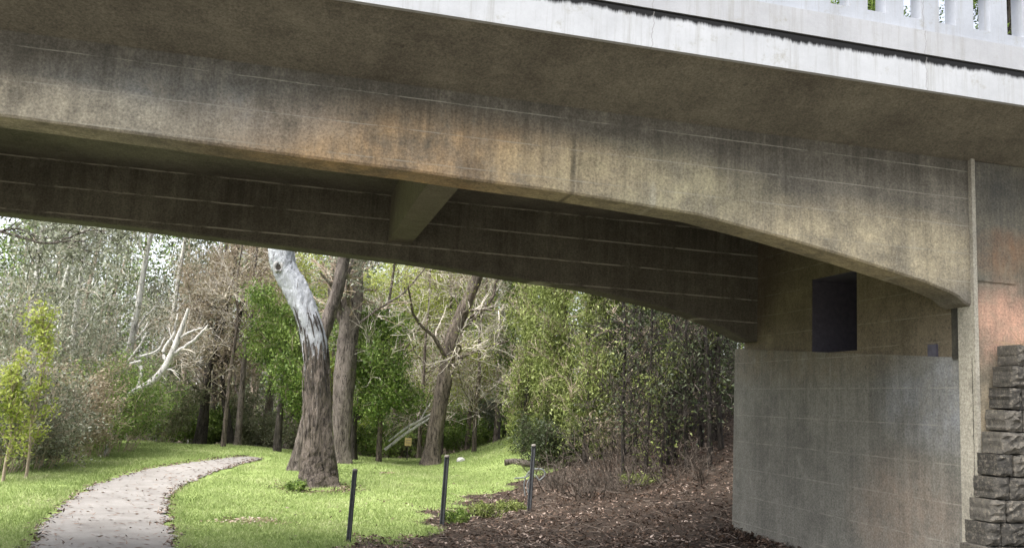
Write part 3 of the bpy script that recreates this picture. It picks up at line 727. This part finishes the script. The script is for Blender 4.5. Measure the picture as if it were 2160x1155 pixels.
# --- leaning brown tree
d5 = gd(912, 978)
pt = pix_trunk([(910,978,40),(915,930,34),(925,870,33),(938,800,32),(952,720,30),(975,660,27),(1000,600,24),(1015,560,22)], d5, [(.5,.2,2.0,.13),(.3,.2,2.5,.06)])
build_tree('gum_tree', 'brown trunked tree leaning right with pale bare twigs, right of the middle post', 'tree', pt, M['brown_bark'], M['twig_pale'], M['lf_yellow'], 25,
           levels=((13, 2.8, 1.1), (8, 1.4, .9), (7, .6, .8)), tmin=.3, nleaf=0.0 and 0 or 1, flare=.45, sides=24, rings=70, lsz=(.08, .035),
           limbs=[limb([(955,760,7),(1000,742,6),(1040,728,5),(1072,718,4)], d5, -.1), limb([(950,720,8),(1030,640,7),(1045,600,6),(1060,560,5)], d5)])
# --- left side green trees behind the gum
def simple_pts(px, py, depth, hgt, r, lean=(0, 0), rng=random.Random(3)):
    p = at(px, py, depth); x, y = p[0], p[1]; z = float(gz(x, y)); out = []
    for k in range(6):
        t = k / 5; out.append((x + lean[0] * t + rng.uniform(-.12, .12) * t * 1.5, y + lean[1] * t, z - .15 + hgt * t, r * (1 - .75 * t)))
    return out
def simple(name, label, px, depth, hgt, r, bm, tm, lm, seed, lean=(0, 0), group=None, **kw):
    return build_tree(name, label, 'tree', simple_pts(px, 950, depth, hgt, r, lean, random.Random(seed)), bm, tm, lm, seed, group=group, sides=10, rings=24, **kw)
G3 = ((9, 2.4, 1.0), (8, 1.2, .9), (6, .55, .9))
simple('bushy_tree', 'bushy fresh green tree left of the thick leaning gum', 585, 33, 4.8, .16, M['dark_bark'], M['twig_brown'], M['lf_green'], 31, levels=((14, 2.1, 1.1), (7, 1.1, .9), (6, .5, .9)), nleaf=10, tmin=.25, hang=.12, lsz=(.11, .05))
simple('bushy_tree', 'tall yellow green tree rising behind the head of the thick leaning gum', 560, 40, 10.5, .2, M['brown_bark'], M['twig_brown'], M['lf_yellow'], 32, levels=((10, 2.4, 1.0), (8, 1.2, .9), (6, .5, .9)), nleaf=8, tmin=.4)
simple('bushy_tree', 'tall airy light green tree between the grey gum and the leaning brown tree', 830, 39, 11, .2, M['brown_bark'], M['twig_pale'], M['lf_yellow'], 33, levels=((16, 2.6, 1.1), (8, 1.3, .9), (6, .55, .9)), nleaf=7, tmin=.3)
simple('bushy_tree', 'light green bushy tree low behind the leaning brown tree', 985, 37, 4.4, .13, M['brown_bark'], M['twig_pale'], M['lf_yellow'], 34, levels=((9, 1.7, 1.0), (7, .9, .9), (5, .45, .9)), nleaf=5, tmin=.3)
simple('bushy_tree', 'mid green tree filling the space behind the leaning brown tree', 900, 46, 12, .2, M['brown_bark'], M['twig_brown'], M['lf_green'], 35, levels=((14, 2.8, 1.1), (8, 1.3, .9), (6, .6, .9)), nleaf=7, tmin=.2)
# bare twiggy trees
B3 = ((13, 2.6, .9), (9, 1.4, .8), (7, .7, .8))
simple('bare_tree', 'bare pale twigged tree behind the bushy green tree', 500, 35, 9, .14, M['grey_bark'], M['twig_brown'], M['lf_brown'], 41, levels=B3, nleaf=1, tmin=.2)
simple('bare_tree', 'bare twiggy tree between the grey gum and the leaning brown tree', 800, 32, 9, .1, M['brown_bark'], M['twig_pale'], M['lf_brown'], 42, levels=B3, nleaf=0, tmin=.3)
simple('bare_tree', 'bare grey tree between the leaning brown tree and the green poplars', 1045, 36, 10, .13, M['grey_bark'], M['twig_pale'], M['lf_grey'], 43, levels=B3, nleaf=1, tmin=.15)
simple('bare_tree', 'bare brown twigged tree left of the bushy green tree', 440, 38, 10, .15, M['grey_bark'], M['twig_brown'], M['lf_brown'], 44, levels=B3, nleaf=2, tmin=.2)

for i, (px, d, hh, lm, lab) in enumerate(((690, 36, 9, 'lf_yellow', 'light green airy tree showing between the thick gum and the grey gum'), (470, 33.5, 8, 'lf_brown', 'bare brown tree left of the far end of the path'), (884, 35.2, 8, 'lf_brown', 'fine twigged bare tree just left of the leaning brown tree'), (1000, 33.5, 8, 'lf_brown', 'fine twigged bare tree just right of the leaning brown tree'), (930, 37, 9, 'lf_yellow', 'light green tree above the leaning brown tree base'))):
    simple('bare_tree' if lm == 'lf_brown' else 'bushy_tree', lab, px, d, hh, .09, M['brown_bark'], M['twig_pale'], M[lm], 45 + i, levels=B3, nleaf=1 if lm == 'lf_brown' else 6, tmin=.15)
# --- left eucalypts, grey green
E3 = ((13, 2.6, .8), (7, 1.4, .8), (5, .6, .8))
for i, (px, d, hh, r, ls, lb_, lm) in enumerate((
    (20, 27, 11, .12, (.3, 0), 'pale stemmed gum with grey leaves at the left edge of the photo', 'lf_grey'),
    (140, 30, 11, .13, (-.5, 0), 'pale slender gum behind the yellow green sapling', 'lf_grey'),
    (235, 33, 12, .16, (.8, 0), 'pale forked gum behind the dead pale limbs', 'lf_grey'),
    (330, 37, 12, .16, (.2, 0), 'grey leaved gum standing left of the dark tree trunks', 'lf_grey'),
    (400, 42, 13, .18, (.5, 0), 'tall brownish grey gum farther back above the dark tree trunks', 'lf_brown'),
    (80, 38, 13, .18, (.5, 0), 'tall grey gum farther back behind the left scrub', 'lf_grey'))):
    simple('gum_tree', lb_, px, d, hh, r, M['pale_bark'], M['twig_pale'], M[lm], 50 + i, lean=ls, levels=E3, nleaf=5, tmin=.18, hang=.15, lsz=(.145, .045), group='slender gums on the left')
# sapling
for i, (px, d, lab) in enumerate(((62, 20.4, 'upright yellow green sapling at the edge of the left scrub'), (15, 19.8, 'small yellow green sapling at the far left of the scrub'))):
    simple('sapling', lab, px, d, 3.6 - .9 * i, .035, M['twig_brown'], M['twig_brown'], M['lf_yellow'], 60 + i, levels=((18, .8, .5), (6, .35, .6)), nleaf=4, tmin=.12, lsz=(.10, .045), up=.5, leaf_spread=.08)
# scrub at left edge
def shrub(name, label, x, y, hgt, wid, tm, lm, seed, nstem=16, nleaf=6, lsz=(.10, .035), group=None, spread=.13):
    rng = np.random.default_rng(seed); z = float(gz(x, y)); o = empty(name, (x, y, z)); tag(o, label, 'shrub', group)
    a = rng.random(nstem) * 6.28; rr = rng.random(nstem) ** .5 * wid * .5
    b = np.stack([np.cos(a) * rr * .5, np.sin(a) * rr * .5, np.full(nstem, -.06)], 1)
    t = np.stack([np.cos(a) * rr * 1.3, np.sin(a) * rr * 1.3, hgt * rng.uniform(.55, 1, nstem)], 1)
    K_ = 6; s = np.linspace(0, 1, K_)[None, :, None]; P = b[:, None] * (1 - s) + t[:, None] * s + rng.normal(0, .05 * wid, (nstem, K_, 3)) * s * (1 - .3 * s)
    R = np.full((nstem, K_), .014) * np.linspace(1, .35, K_)
    st = MB(); v_, q_ = tubes(P, R, 4); st.add(v_, q_); st.build('stem', tm, o)
    cr = MB(); p2, r2 = spawn(P, R, 7, hgt * .3, .8, rng, tmin=.12, K=4, curl=.3); v_, q_ = tubes(p2, np.maximum(r2, .004), 3); cr.add(v_, q_, 0)
    p3, r3 = spawn(p2, r2, 4, hgt * .14, .8, rng, tmin=.2, K=3, curl=.3); v_, q_ = tubes(p3, np.maximum(r3, .003), 3); cr.add(v_, q_, 0)
    C = np.repeat(p3.reshape(-1, 3), nleaf, 0); C = C + rng.normal(0, spread, C.shape); C[:, 2] = np.maximum(C[:, 2], .01); D = rng.normal(size=C.shape); k = len(C); sc = rng.uniform(.6, 1.3, k)
    v_, q_ = leaves(C, D, lsz[0] * sc, lsz[1] * sc, rng); cr.add(v_, q_, 1); cr.build('foliage', [tm, lm], o)
    return o
sc_ = [(-20, 21.5, 3.2, 2.6, 'lf_grey', 'grey leaved scrub bush at the left edge of the lawn'),
       (60, 22.5, 2.2, 2.4, 'lf_grey', 'twiggy grey bush under the yellow green saplings'),
       (120, 24.5, 2.5, 2.6, 'lf_brown', 'wide grey brown bush right of the saplings'),
       (175, 27, 2.7, 2.8, 'lf_green', 'leafy green bush in the middle of the left scrub'),
       (235, 29.5, 2.8, 2.6, 'lf_green', 'greener bush at the right end of the left scrub'),
       (190, 32, 3.8, 3.4, 'lf_grey', 'tall grey bush behind the left scrub'),
       (90, 29, 4.6, 3.4, 'lf_grey', 'tall grey bush behind the saplings'),
       (0, 26, 4.8, 3.4, 'lf_grey', 'tall grey bush at the far left behind the scrub'),
       (330, 35.5, 2.6, 3.2, 'lf_olive', 'low dark bush beneath the dead pale limbs'),
       (385, 37, 1.5, 2.4, 'lf_green', 'small green bush left of the dark tree trunks'),
       (300, 38, 4.0, 4.0, 'lf_olive', 'dark evergreen bush behind the dead pale limbs'),
       (530, 37.5, 1.5, 3.2, 'lf_olive', 'low dark bush behind the far end of the path'),
       (455, 40, 3.4, 4.2, 'lf_olive', 'dark thicket behind the dark tree trunks'),
       (800, 37.5, 1.8, 3.0, 'lf_green', 'green bush behind the fallen pale limb'),
       (855, 39.5, 2.2, 3.0, 'lf_olive', 'dark bush behind the yellow sign'),
       (990, 38.0, 1.3, 2.8, 'lf_green', 'green bush behind the leaning brown tree'),
       (1070, 38.5, 1.8, 2.8, 'lf_grey', 'pale green bush behind the log'),
       (640, 40, 2.4, 4.2, 'lf_olive', 'dark bush in the gap behind the gum trunks'),
       (930, 41, 3.0, 4.0, 'lf_green', 'green thicket deep behind the leaning brown tree'),
       (1010, 43, 3.6, 4.5, 'lf_olive', 'dark thicket deep behind the log'),
       (740, 43, 3.4, 4.5, 'lf_olive', 'dark thicket deep behind the grey gum')]
for i, (px, d, hh, wd, lm, lab) in enumerate(sc_):
    p = at(px, 950, d); shrub('shrub', lab, p[0], p[1], hh, wd, M['twig_brown'] if lm != 'lf_dark' else M['twig_dark'], M[lm], 70 + i, nstem=22, nleaf=6, lsz=(.13, .05) if d > 33 else (.10, .035), group='bushes round the lawn')
# dark tree trunks by the far end of the path
for i, (px, w0, top, dd, lab) in enumerate(((418, 26, (440, 780), 35.5, 'thick dark trunk at the end of the left lawn'), (488, 18, (470, 790), 36, 'dark trunk just left of the far end of the path'), (448, 12, (455, 700), 37.5, 'thin dark trunk between the two thicker dark trunks'))):
    pt = pix_trunk([(px, 948, w0), (px + (top[0] - px) * .5, 880, w0 * .8), (top[0], top[1], w0 * .6)], dd, [(.3, .2, 2.0, .12), (.3, 0, 2.5, .06)])
    build_tree('dark_tree', lab, 'tree', pt, M['dark_bark'], M['twig_brown'], M['lf_brown'], 90 + i, levels=((10, 2.0, 1.0), (7, 1.0, .9), (6, .5, .9)), nleaf=2, tmin=.35, group='dark trunks behind the path')
# dead pale limbs
dd = 27.5
pt = pix_trunk([(225, 935, 10), (245, 880, 12), (270, 836, 13), (318, 806, 14), (345, 778, 14), (362, 745, 12), (378, 705, 10), (398, 650, 6)], dd)
build_tree('dead_tree', 'dead pale tree with bare forked limbs bending over the dark bush', 'tree', pt, M['pale_bark'], M['twig_pale'], None, 95, levels=((3, .8, .8), (3, .4, .7)), tmin=.5, flare=0, rough=.03,
           limbs=[limb([(362,745,9),(385,735,8),(415,712,7),(440,685,4)], dd), limb([(352,765,8),(345,740,7),(365,705,6),(375,660,3)], dd), limb([(290,822,8),(300,780,7),(285,755,6),(330,740,5),(350,710,3)], dd, .05),
                  limb([(300,760,6),(270,765,5),(300,720,4),(310,700,3)], dd), limb([(375,715,6),(400,700,5),(430,690,3)], dd)])
# overhanging branch from a gum outside the left edge
d0 = 17.0
pt = pix_trunk([(-420, 1010, 50), (-410, 800, 42), (-380, 600, 38), (-350, 450, 34)], d0, [(.2, 0, 2.5, .12), (.3, 0, 2.5, .05)])
build_tree('gum_tree', 'gum whose dark bare branch reaches in from the left edge below the bridge', 'tree', pt, M['grey_bark'], M['twig_dark'], M['lf_grey'], 96, levels=((5, 1.6, .7), (6, .9, .8), (5, .5, .8)), tmin=.75, nleaf=3,
           limbs=[limb([(-380,600,20),(-250,520,14),(-120,475,10),(0,487,7),(70,510,5),(110,513,4),(180,508,3)], d0), limb([(110,513,4),(150,500,4),(185,486,3),(230,487,2)], d0), limb([(0,487,5),(40,482,4),(75,500,2)], d0)])
# --- poplars and ivy clad trees on the right
PO = ((30, 1.7, .42), (9, .9, .5), (6, .4, .6))
for i, (px, d, hh, lm, lab) in enumerate(((1105, 30, 11, 'lf_poplar', 'leafy green poplar nearest the log and the third post'), (1175, 27, 10, 'lf_poplar', 'leafy green poplar right of the one by the log'),
        (1235, 25, 12, 'lf_poplar', 'densest green poplar in the middle of the right hand clump'), (1290, 27, 12, 'lf_poplar', 'green poplar at the dark side of the right hand clump'),
        (1150, 34, 13, 'lf_poplar', 'taller poplar behind the right hand clump'), (1070, 35, 12, 'lf_green', 'slim green tree at the left side of the poplars'))):
    simple('poplar_tree', lab, px, d, hh * .8, .08, M['dark_bark'], M['twig_brown'], M[lm], 100 + i, levels=PO, nleaf=5, tmin=.02, up=.6, lsz=(.11, .034), hang=.6, leaf_spread=.06, group='poplars on the right')
for i, (px, d, hh, r, lm, nl, lab) in enumerate(((1325, 24, 13, .10, 'lf_dark', 3, 'dark slender tree just right of the poplars'), (1375, 26, 14, .12, 'lf_dark', 3, 'dark tree on the bank, second right of the poplars'),
        (1420, 22, 14, .07, 'lf_dark', 2, 'thin dark stemmed tree midway along the leafy bank'), (1462, 25, 16, .14, 'lf_dark', 4, 'dark tree on the bank near the abutment'), (1505, 23, 16, .13, 'lf_dark', 4, 'dark tree right beside the left edge of the abutment'),
        (1440, 31, 16, .2, 'lf_dark', 5, 'dark dense tree behind the leafy bank'), (1350, 33, 16, .2, 'lf_dark', 5, 'dark dense tree behind the poplars'), (1540, 30, 17, .2, 'lf_dark', 5, 'dark dense tree behind the abutment'),
        )):
    simple('bank_tree', lab, px, d, hh, r, M['dark_bark'], M['twig_dark'], M[lm], 120 + i, levels=((15, 2.0, .8), (8, 1.0, .8), (6, .5, .8)), nleaf=max(1, nl - 2), tmin=.1, droop=.2, hang=.15, group='dark trees on the bank')
for i, (px, py, d, lm, lab, hh, wd) in enumerate(((1300, 0, 21.5, 'lf_brown', 'tangled thin stemmed undergrowth at the foot of the poplars', 1.5, 2.4),
        (1180, 0, 22, 'lf_brown', 'dry twiggy undergrowth behind the third post', .9, 1.8), (1240, 0, 20, 'lf_brown', 'brown twiggy thicket on the leafy bank', .7, 1.6), (1165, 0, 26, 'lf_dark', 'dark bush at the foot of the poplars behind the bent hoop', 1.3, 1.8), (1430, 0, 27, 'lf_dark', 'black green thicket on top of the bank', 3.0, 4.0), (1350, 0, 29, 'lf_dark', 'black green thicket behind the bank trees', 3.0, 4.0), (1500, 0, 26, 'lf_dark', 'black green thicket beside the abutment', 3.0, 3.6))):
    p = at(px, 950, d); shrub('shrub', lab, p[0], p[1], hh, wd, M['brown_bark'], M[lm], 140 + i, nstem=22, nleaf=4 if lm != 'lf_brown' else 0, group='undergrowth on the bank')
for i, (px, d, hh, wd) in enumerate(((1270, 20, .9, 2.0), (1350, 19.5, .8, 2.0), (1430, 19.5, .9, 2.0), (1490, 19, .8, 1.4), (1330, 23, 1.6, 2.4), (1420, 23, 1.8, 2.6))):
    p = at(px, 950, d); shrub('shrub', ('sparse twiggy undergrowth low on the bank by the poplars', 'sparse twiggy undergrowth in the middle of the bank', 'sparse twiggy undergrowth right of the middle of the bank', 'sparse twiggy undergrowth nearest the abutment', 'taller tangled twigs between the dark stems by the poplars', 'taller tangled twigs between the dark stems by the abutment')[i], p[0], p[1], hh, wd, M['brown_bark'], M['lf_brown'], 220 + i, nstem=9, nleaf=0 if i < 4 else 1, group='undergrowth on the bank')
for i, (px, d, hh, lab) in enumerate(((1500, 21.5, 3.7, 'bright leafed thin sapling beside the top left corner of the abutment'), (1395, 20.5, 3.3, 'thin sapling with a few bright leaves among the dark trunks'))):
    simple('sapling', lab, px, d, hh, .03, M['dark_bark'], M['twig_dark'], M['lf_poplar'], 66 + i, levels=((9, .55, .9), (5, .3, .7)), nleaf=4, tmin=.45, lsz=(.10, .04), leaf_spread=.08, hang=.1)
rg = np.random.default_rng(88)
for i, (px, d, w_) in enumerate(((1318, 21.0, .05), (1340, 22.5, .07), (1362, 20.5, .04), (1385, 23.5, .09), (1408, 21.5, .05), (1432, 24, .10), (1450, 20.5, .045), (1478, 22.5, .08), (1497, 20, .05), (1522, 21.5, .07))):
    simple('bank_tree', ('thin', 'crooked', 'slim', 'stout', 'narrow', 'thick', 'slight', 'broad', 'spindly', 'sturdy')[i] + ' dark stem draped with hanging growth, number ' .replace(', number ', ', ') + ('just right of the poplars', 'second from the poplars', 'third from the poplars', 'fourth from the poplars', 'fifth from the poplars', 'sixth from the poplars', 'fourth from the abutment', 'third from the abutment', 'second from the abutment', 'nearest the abutment')[i], px, d, 9, w_, M['dark_bark'], M['twig_brown'] if i % 2 else M['twig_dark'], M['lf_dark'] if i % 5 else M['lf_poplar'], 200 + i, lean=(float(rg.uniform(-.5, .5)), 0), levels=((18, 1.3, .8), (7, .7, .8), (4, .4, .7)), nleaf=1, tmin=.08, droop=.25, hang=.3, lsz=(.09, .035), group='draped stems on the bank')
# low plants among the litter
for i, (px, py, hh, wd, lm, lab) in enumerate(((1030, 1090, .22, .6, 'lf_poplar', 'low leafy weed clump between the middle and third posts'), (1080, 1075, .16, .5, 'lf_poplar', 'pale green weed clump left of the third post'), (965, 1100, .15, .5, 'lf_green', 'small weed clump right of the middle post'), (1350, 1020, .2, .7, 'lf_poplar', 'small green weed patch on the leafy bank'), (622, 1035, .22, .3, 'lf_green', 'tuft of long grass at the foot of the thick leaning gum'))):
    p = G(px, py); shrub('weed_clump', lab, p[0], p[1], hh, wd, M['twig_brown'], M[lm], 160 + i, nstem=14, nleaf=2, lsz=(.06, .03), spread=.04, group='low weeds')
for i, (px, d, hh, lab) in enumerate(((1740, 31, 22, 'leftmost tall tree seen through the parapet slots'), (1830, 34, 24, 'second tall tree seen through the parapet slots'), (1910, 30, 22, 'dark trunked tall tree seen through the parapet slots at middle'), (2010, 33, 23, 'forked tall tree seen through the parapet slots'), (2110, 29, 22, 'tall tree seen through the rightmost parapet slots'))):
    simple('tall_tree', lab, px, d, hh, .26, M['dark_bark'], M['twig_dark'], M['lf_green'], 180 + i, lean=(1.2 * (-1) ** i, 0), levels=((22, 3.2, .9), (8, 1.5, .8), (6, .6, .8)), nleaf=4, tmin=.4, lsz=(.16, .06), group='tall trees behind the bridge')
# far wood behind everything
def far_wood():
    rng = np.random.default_rng(77); C = []; 
    V = []; mb = MB()
    for k in range(165):
        y = rng.uniform(52, 95); x = rng.uniform(-.85, .95) * y; hh = rng.uniform(11, 18) * (1 if x > -.25 * y else 1.05); z = float(gz(x, y))
        m = 420; t = rng.random(m)
        c = np.stack([x + rng.normal(0, 1.6, m) * (1.1 - .4 * t), y + rng.normal(0, 1.6, m), z + hh * (t ** .8)], 1)
        c = np.repeat(c, 5, 0) + rng.normal(0, .3, (m * 5, 3)); D = rng.normal(size=c.shape) - [0, 0, .5]
        s = rng.uniform(.6, 1.4, len(c)); v_, q_ = leaves(c, D, .34 * s, .13 * s, rng); mb.add(v_, q_, int(rng.integers(1, 4)))
        P = np.array([[(x, y, z - .3), (x + rng.normal(0, .3), y, z + hh * .5), (x + rng.normal(0, .6), y, z + hh)]]); v_, q_ = tubes(P, np.array([[.22, .16, .04]]), 5); mb.add(v_, q_, 0)
    o = mb.build('far_woodland', [M['twig_brown'], M['lf_grey'], M['lf_green'], M['lf_dark']], None); tag(o, 'far mass of mixed green and grey trees behind the park', 'woodland', kind='stuff')
far_wood()

# ------------------------------------------------------------------ posts, sign, log, dead limb, hoop, rocks
def post(b, t, wpx, label):
    g = G(*b); d = float(g[1]); top = at(t[0], t[1], d); r = wpx * d / F / 2
    o = empty('metal_post', tuple(g)); tag(o, label, 'post', 'steel posts beside the lawn')
    ax = top - g; mb = MB()
    # Y shaped steel picket: three flanges extruded along the axis
    n_ = 7; Vp = []; T = np.linspace(-.12, 1, n_)
    sec = []
    for k in range(3):
        a = math.radians(90 + 120 * k)
        for s, rr in ((-1, 1.0), (1, 1.0)):
            sec.append((math.cos(a) * r * rr - math.sin(a) * s * r * .3, math.sin(a) * r * rr + math.cos(a) * s * r * .3))
        a2 = a + math.radians(60); sec.append((math.cos(a2) * r * .45, math.sin(a2) * r * .45))
    m = len(sec)
    for t_ in T:
        for sx, sy in sec: Vp.append(ax * t_ + np.array([sx, sy, 0]))
    idx = np.arange(n_ * m).reshape(n_, m); a = idx[:-1]; b_ = idx[1:]
    Q = np.stack([a, np.roll(a, -1, 1), np.roll(b_, -1, 1), b_], -1).reshape(-1, 4)
    mb.add(np.array(Vp), [Q, ]); mb.F.append(idx[-1][None]); mb.M.append(0)
    mb.build('shaft', M['metal'], o)
    mb = MB(); v_, q_ = tubes(np.array([[ax * .985, ax * 1.0, ax * 1.012, ax * 1.018]]), np.array([[r * 1.12, r * 1.12, r * .9, .001]]), 10); mb.add(v_, q_); mb.build('cap', plain('worn_post_top', (.20,.18,.16)), o)
post((735, 1142), (749, 990), 10, 'dark steel post on the left, nearest the thick leaning gum')
post((932, 1108), (943, 961), 10, 'dark steel post in the middle of the three')
post((1116, 1078), (1126, 938), 9, 'greyer steel post on the right beside the bent metal hoop')
# bent grey metal hoop
g = G(1112, 1070); d = float(g[1]) + .5; o = empty('metal_hoop', (g[0], d, float(gz(g[0], d)))); tag(o, 'bent grey metal hoop frame leaning by the right steel post', 'metal frame')
for pts in ([(1108,1045),(1106,1015),(1118,992),(1142,988),(1150,1000),(1138,1012)], [(1116,1045),(1112,1020),(1125,1000),(1138,1012)], [(1085,1008),(1110,1005),(1120,996)]):
    q = spline([at(px, py, d) for px, py in pts], 20); mb = MB(); v_, q_ = tubes(q[None], np.full((1, 20), .014), 8); mb.add(v_ - np.array(o.location), q_); mb.build('tube', plain('grey_tube', (.16,.17,.17), .5), o, True)
# log
g0 = G(1064, 982); g1 = G(1118, 984); mb = MB(); rng = np.random.default_rng(4)
v_, q_, _, _ = trunk_mesh([(g0[0], g0[1], g0[2] + .11, .10), ((g0[0] + g1[0]) / 2, g0[1] - .05, g0[2] + .14, .12), (g1[0], g1[1], g1[2] + .10, .10), (g1[0] + .35, g1[1], g1[2] + .1, .09)], rng, 16, 12, .05, 0)
mb.add(v_, q_); mb.F.append(np.arange(12)[None]); mb.M.append(0); mb.F.append(np.arange(len(v_) - 12, len(v_))[None, ::-1]); mb.M.append(0)
tag(mb.build('log', M['grey_bark'], None, True), 'grey log lying on the lawn behind the right steel post', 'log')
# fallen pale limb leaning on the brown tree
mb = MB()
for pts in ([(812,948,7),(850,918,7),(885,895,6),(922,872,5)], [(820,930,4),(855,903,5),(890,884,5),(925,862,3)], [(880,898,3),(895,870,3),(908,850,2)]):
    l = np.array(limb(pts, d5 + .4)); q = spline(l, 12); v_, q_ = tubes(q[None, :, :3], q[None, :, 3], 7); mb.add(v_, q_)
tag(mb.build('fallen_limb', M['pale_bark'], None, True), 'pale broken limb leaning against the brown tree behind the lawn', 'fallen branch')
# yellow sign on a stake
ds = 34.5; p = at(861, 931, ds); zb = float(gz(p[0], p[1])); o = empty('small_sign', (p[0], p[1], zb)); tag(o, 'tiny faded yellow sign on a thin stake at the far edge of the lawn', 'sign')
mb = MB(); s = ds / F; mb.box((-7 * s, -.012, p[2] - zb - 8 * s), (7 * s, .012, p[2] - zb + 8 * s)); mb.build('sign_panel', plain('faded_yellow', (.62,.48,.22), .6, .15), o)
mb = MB(); mb.box((-.02, .013, -.1), (.02, .05, p[2] - zb + 7 * s)); mb.build('stake', M['twig_dark'], o)
for j in range(2):
    mb = MB(); mb.box((-5 * s, -.017, p[2] - zb + (2.5 - 5 * j) * s), (5 * s, -.013, p[2] - zb + (4 - 5 * j) * s)); mb.build('text_line', M['twig_brown'], o)
# pale rocks / stump
def rock(px, py, sx, label):
    g = G(px, py); rng = np.random.default_rng(int(px)); a = np.linspace(0, 2 * math.pi, 11)[:-1]; Vr = []
    for j, (zz, rr) in enumerate(((-.1, .9), (.25, 1.0), (.6, .85), (.85, .45))):
        for q in a: Vr.append((g[0] + sx * rr * math.cos(q) * rng.uniform(.85, 1.1), g[1] + sx * .7 * rr * math.sin(q) * rng.uniform(.85, 1.1), g[2] + sx * zz * rng.uniform(.9, 1.05)))
    idx = np.arange(40).reshape(4, 10); A_ = idx[:-1]; B_ = idx[1:]; mb = MB(); mb.add(np.array(Vr), np.stack([A_, np.roll(A_, -1, 1), np.roll(B_, -1, 1), B_], -1).reshape(-1, 4)); mb.F.append(idx[-1][None]); mb.M.append(0)
    tag(mb.build('rock', plain('pale_rock', (.42,.41,.38)), None, False), label, 'rock')
rock(972, 972, .16, 'small pale rock at the far lawn edge right of the brown tree')
# dirt scrape with bits on the lawn
g = G(530, 1100); rng = np.random.default_rng(9); k = 350; C = np.stack([g[0] + rng.normal(0, .28, k), g[1] + rng.normal(0, .22, k), np.zeros(k)], 1); g2 = G(812, 998)
C = np.vstack([C, np.stack([g2[0] + rng.normal(0, .16, 60), g2[1] + rng.normal(0, .1, 60), np.zeros(60)], 1)]); C[:, 2] = gz(C[:, 0], C[:, 1]) + .035
v_, q_ = leaves(C, rng.normal(size=C.shape) * [1, 1, .2], rng.uniform(.04, .10, len(C)), .035, rng, .4)
o = link('bark_chips', mesh_np('bark_chips', v_, [q_], leafmat('bark_chip', [(.14,.08,.05), (.28,.19,.13), (.45,.38,.32)], .05))); tag(o, 'scattered bark chips and dry bits lying on the open lawn', 'bark chips', kind='stuff')
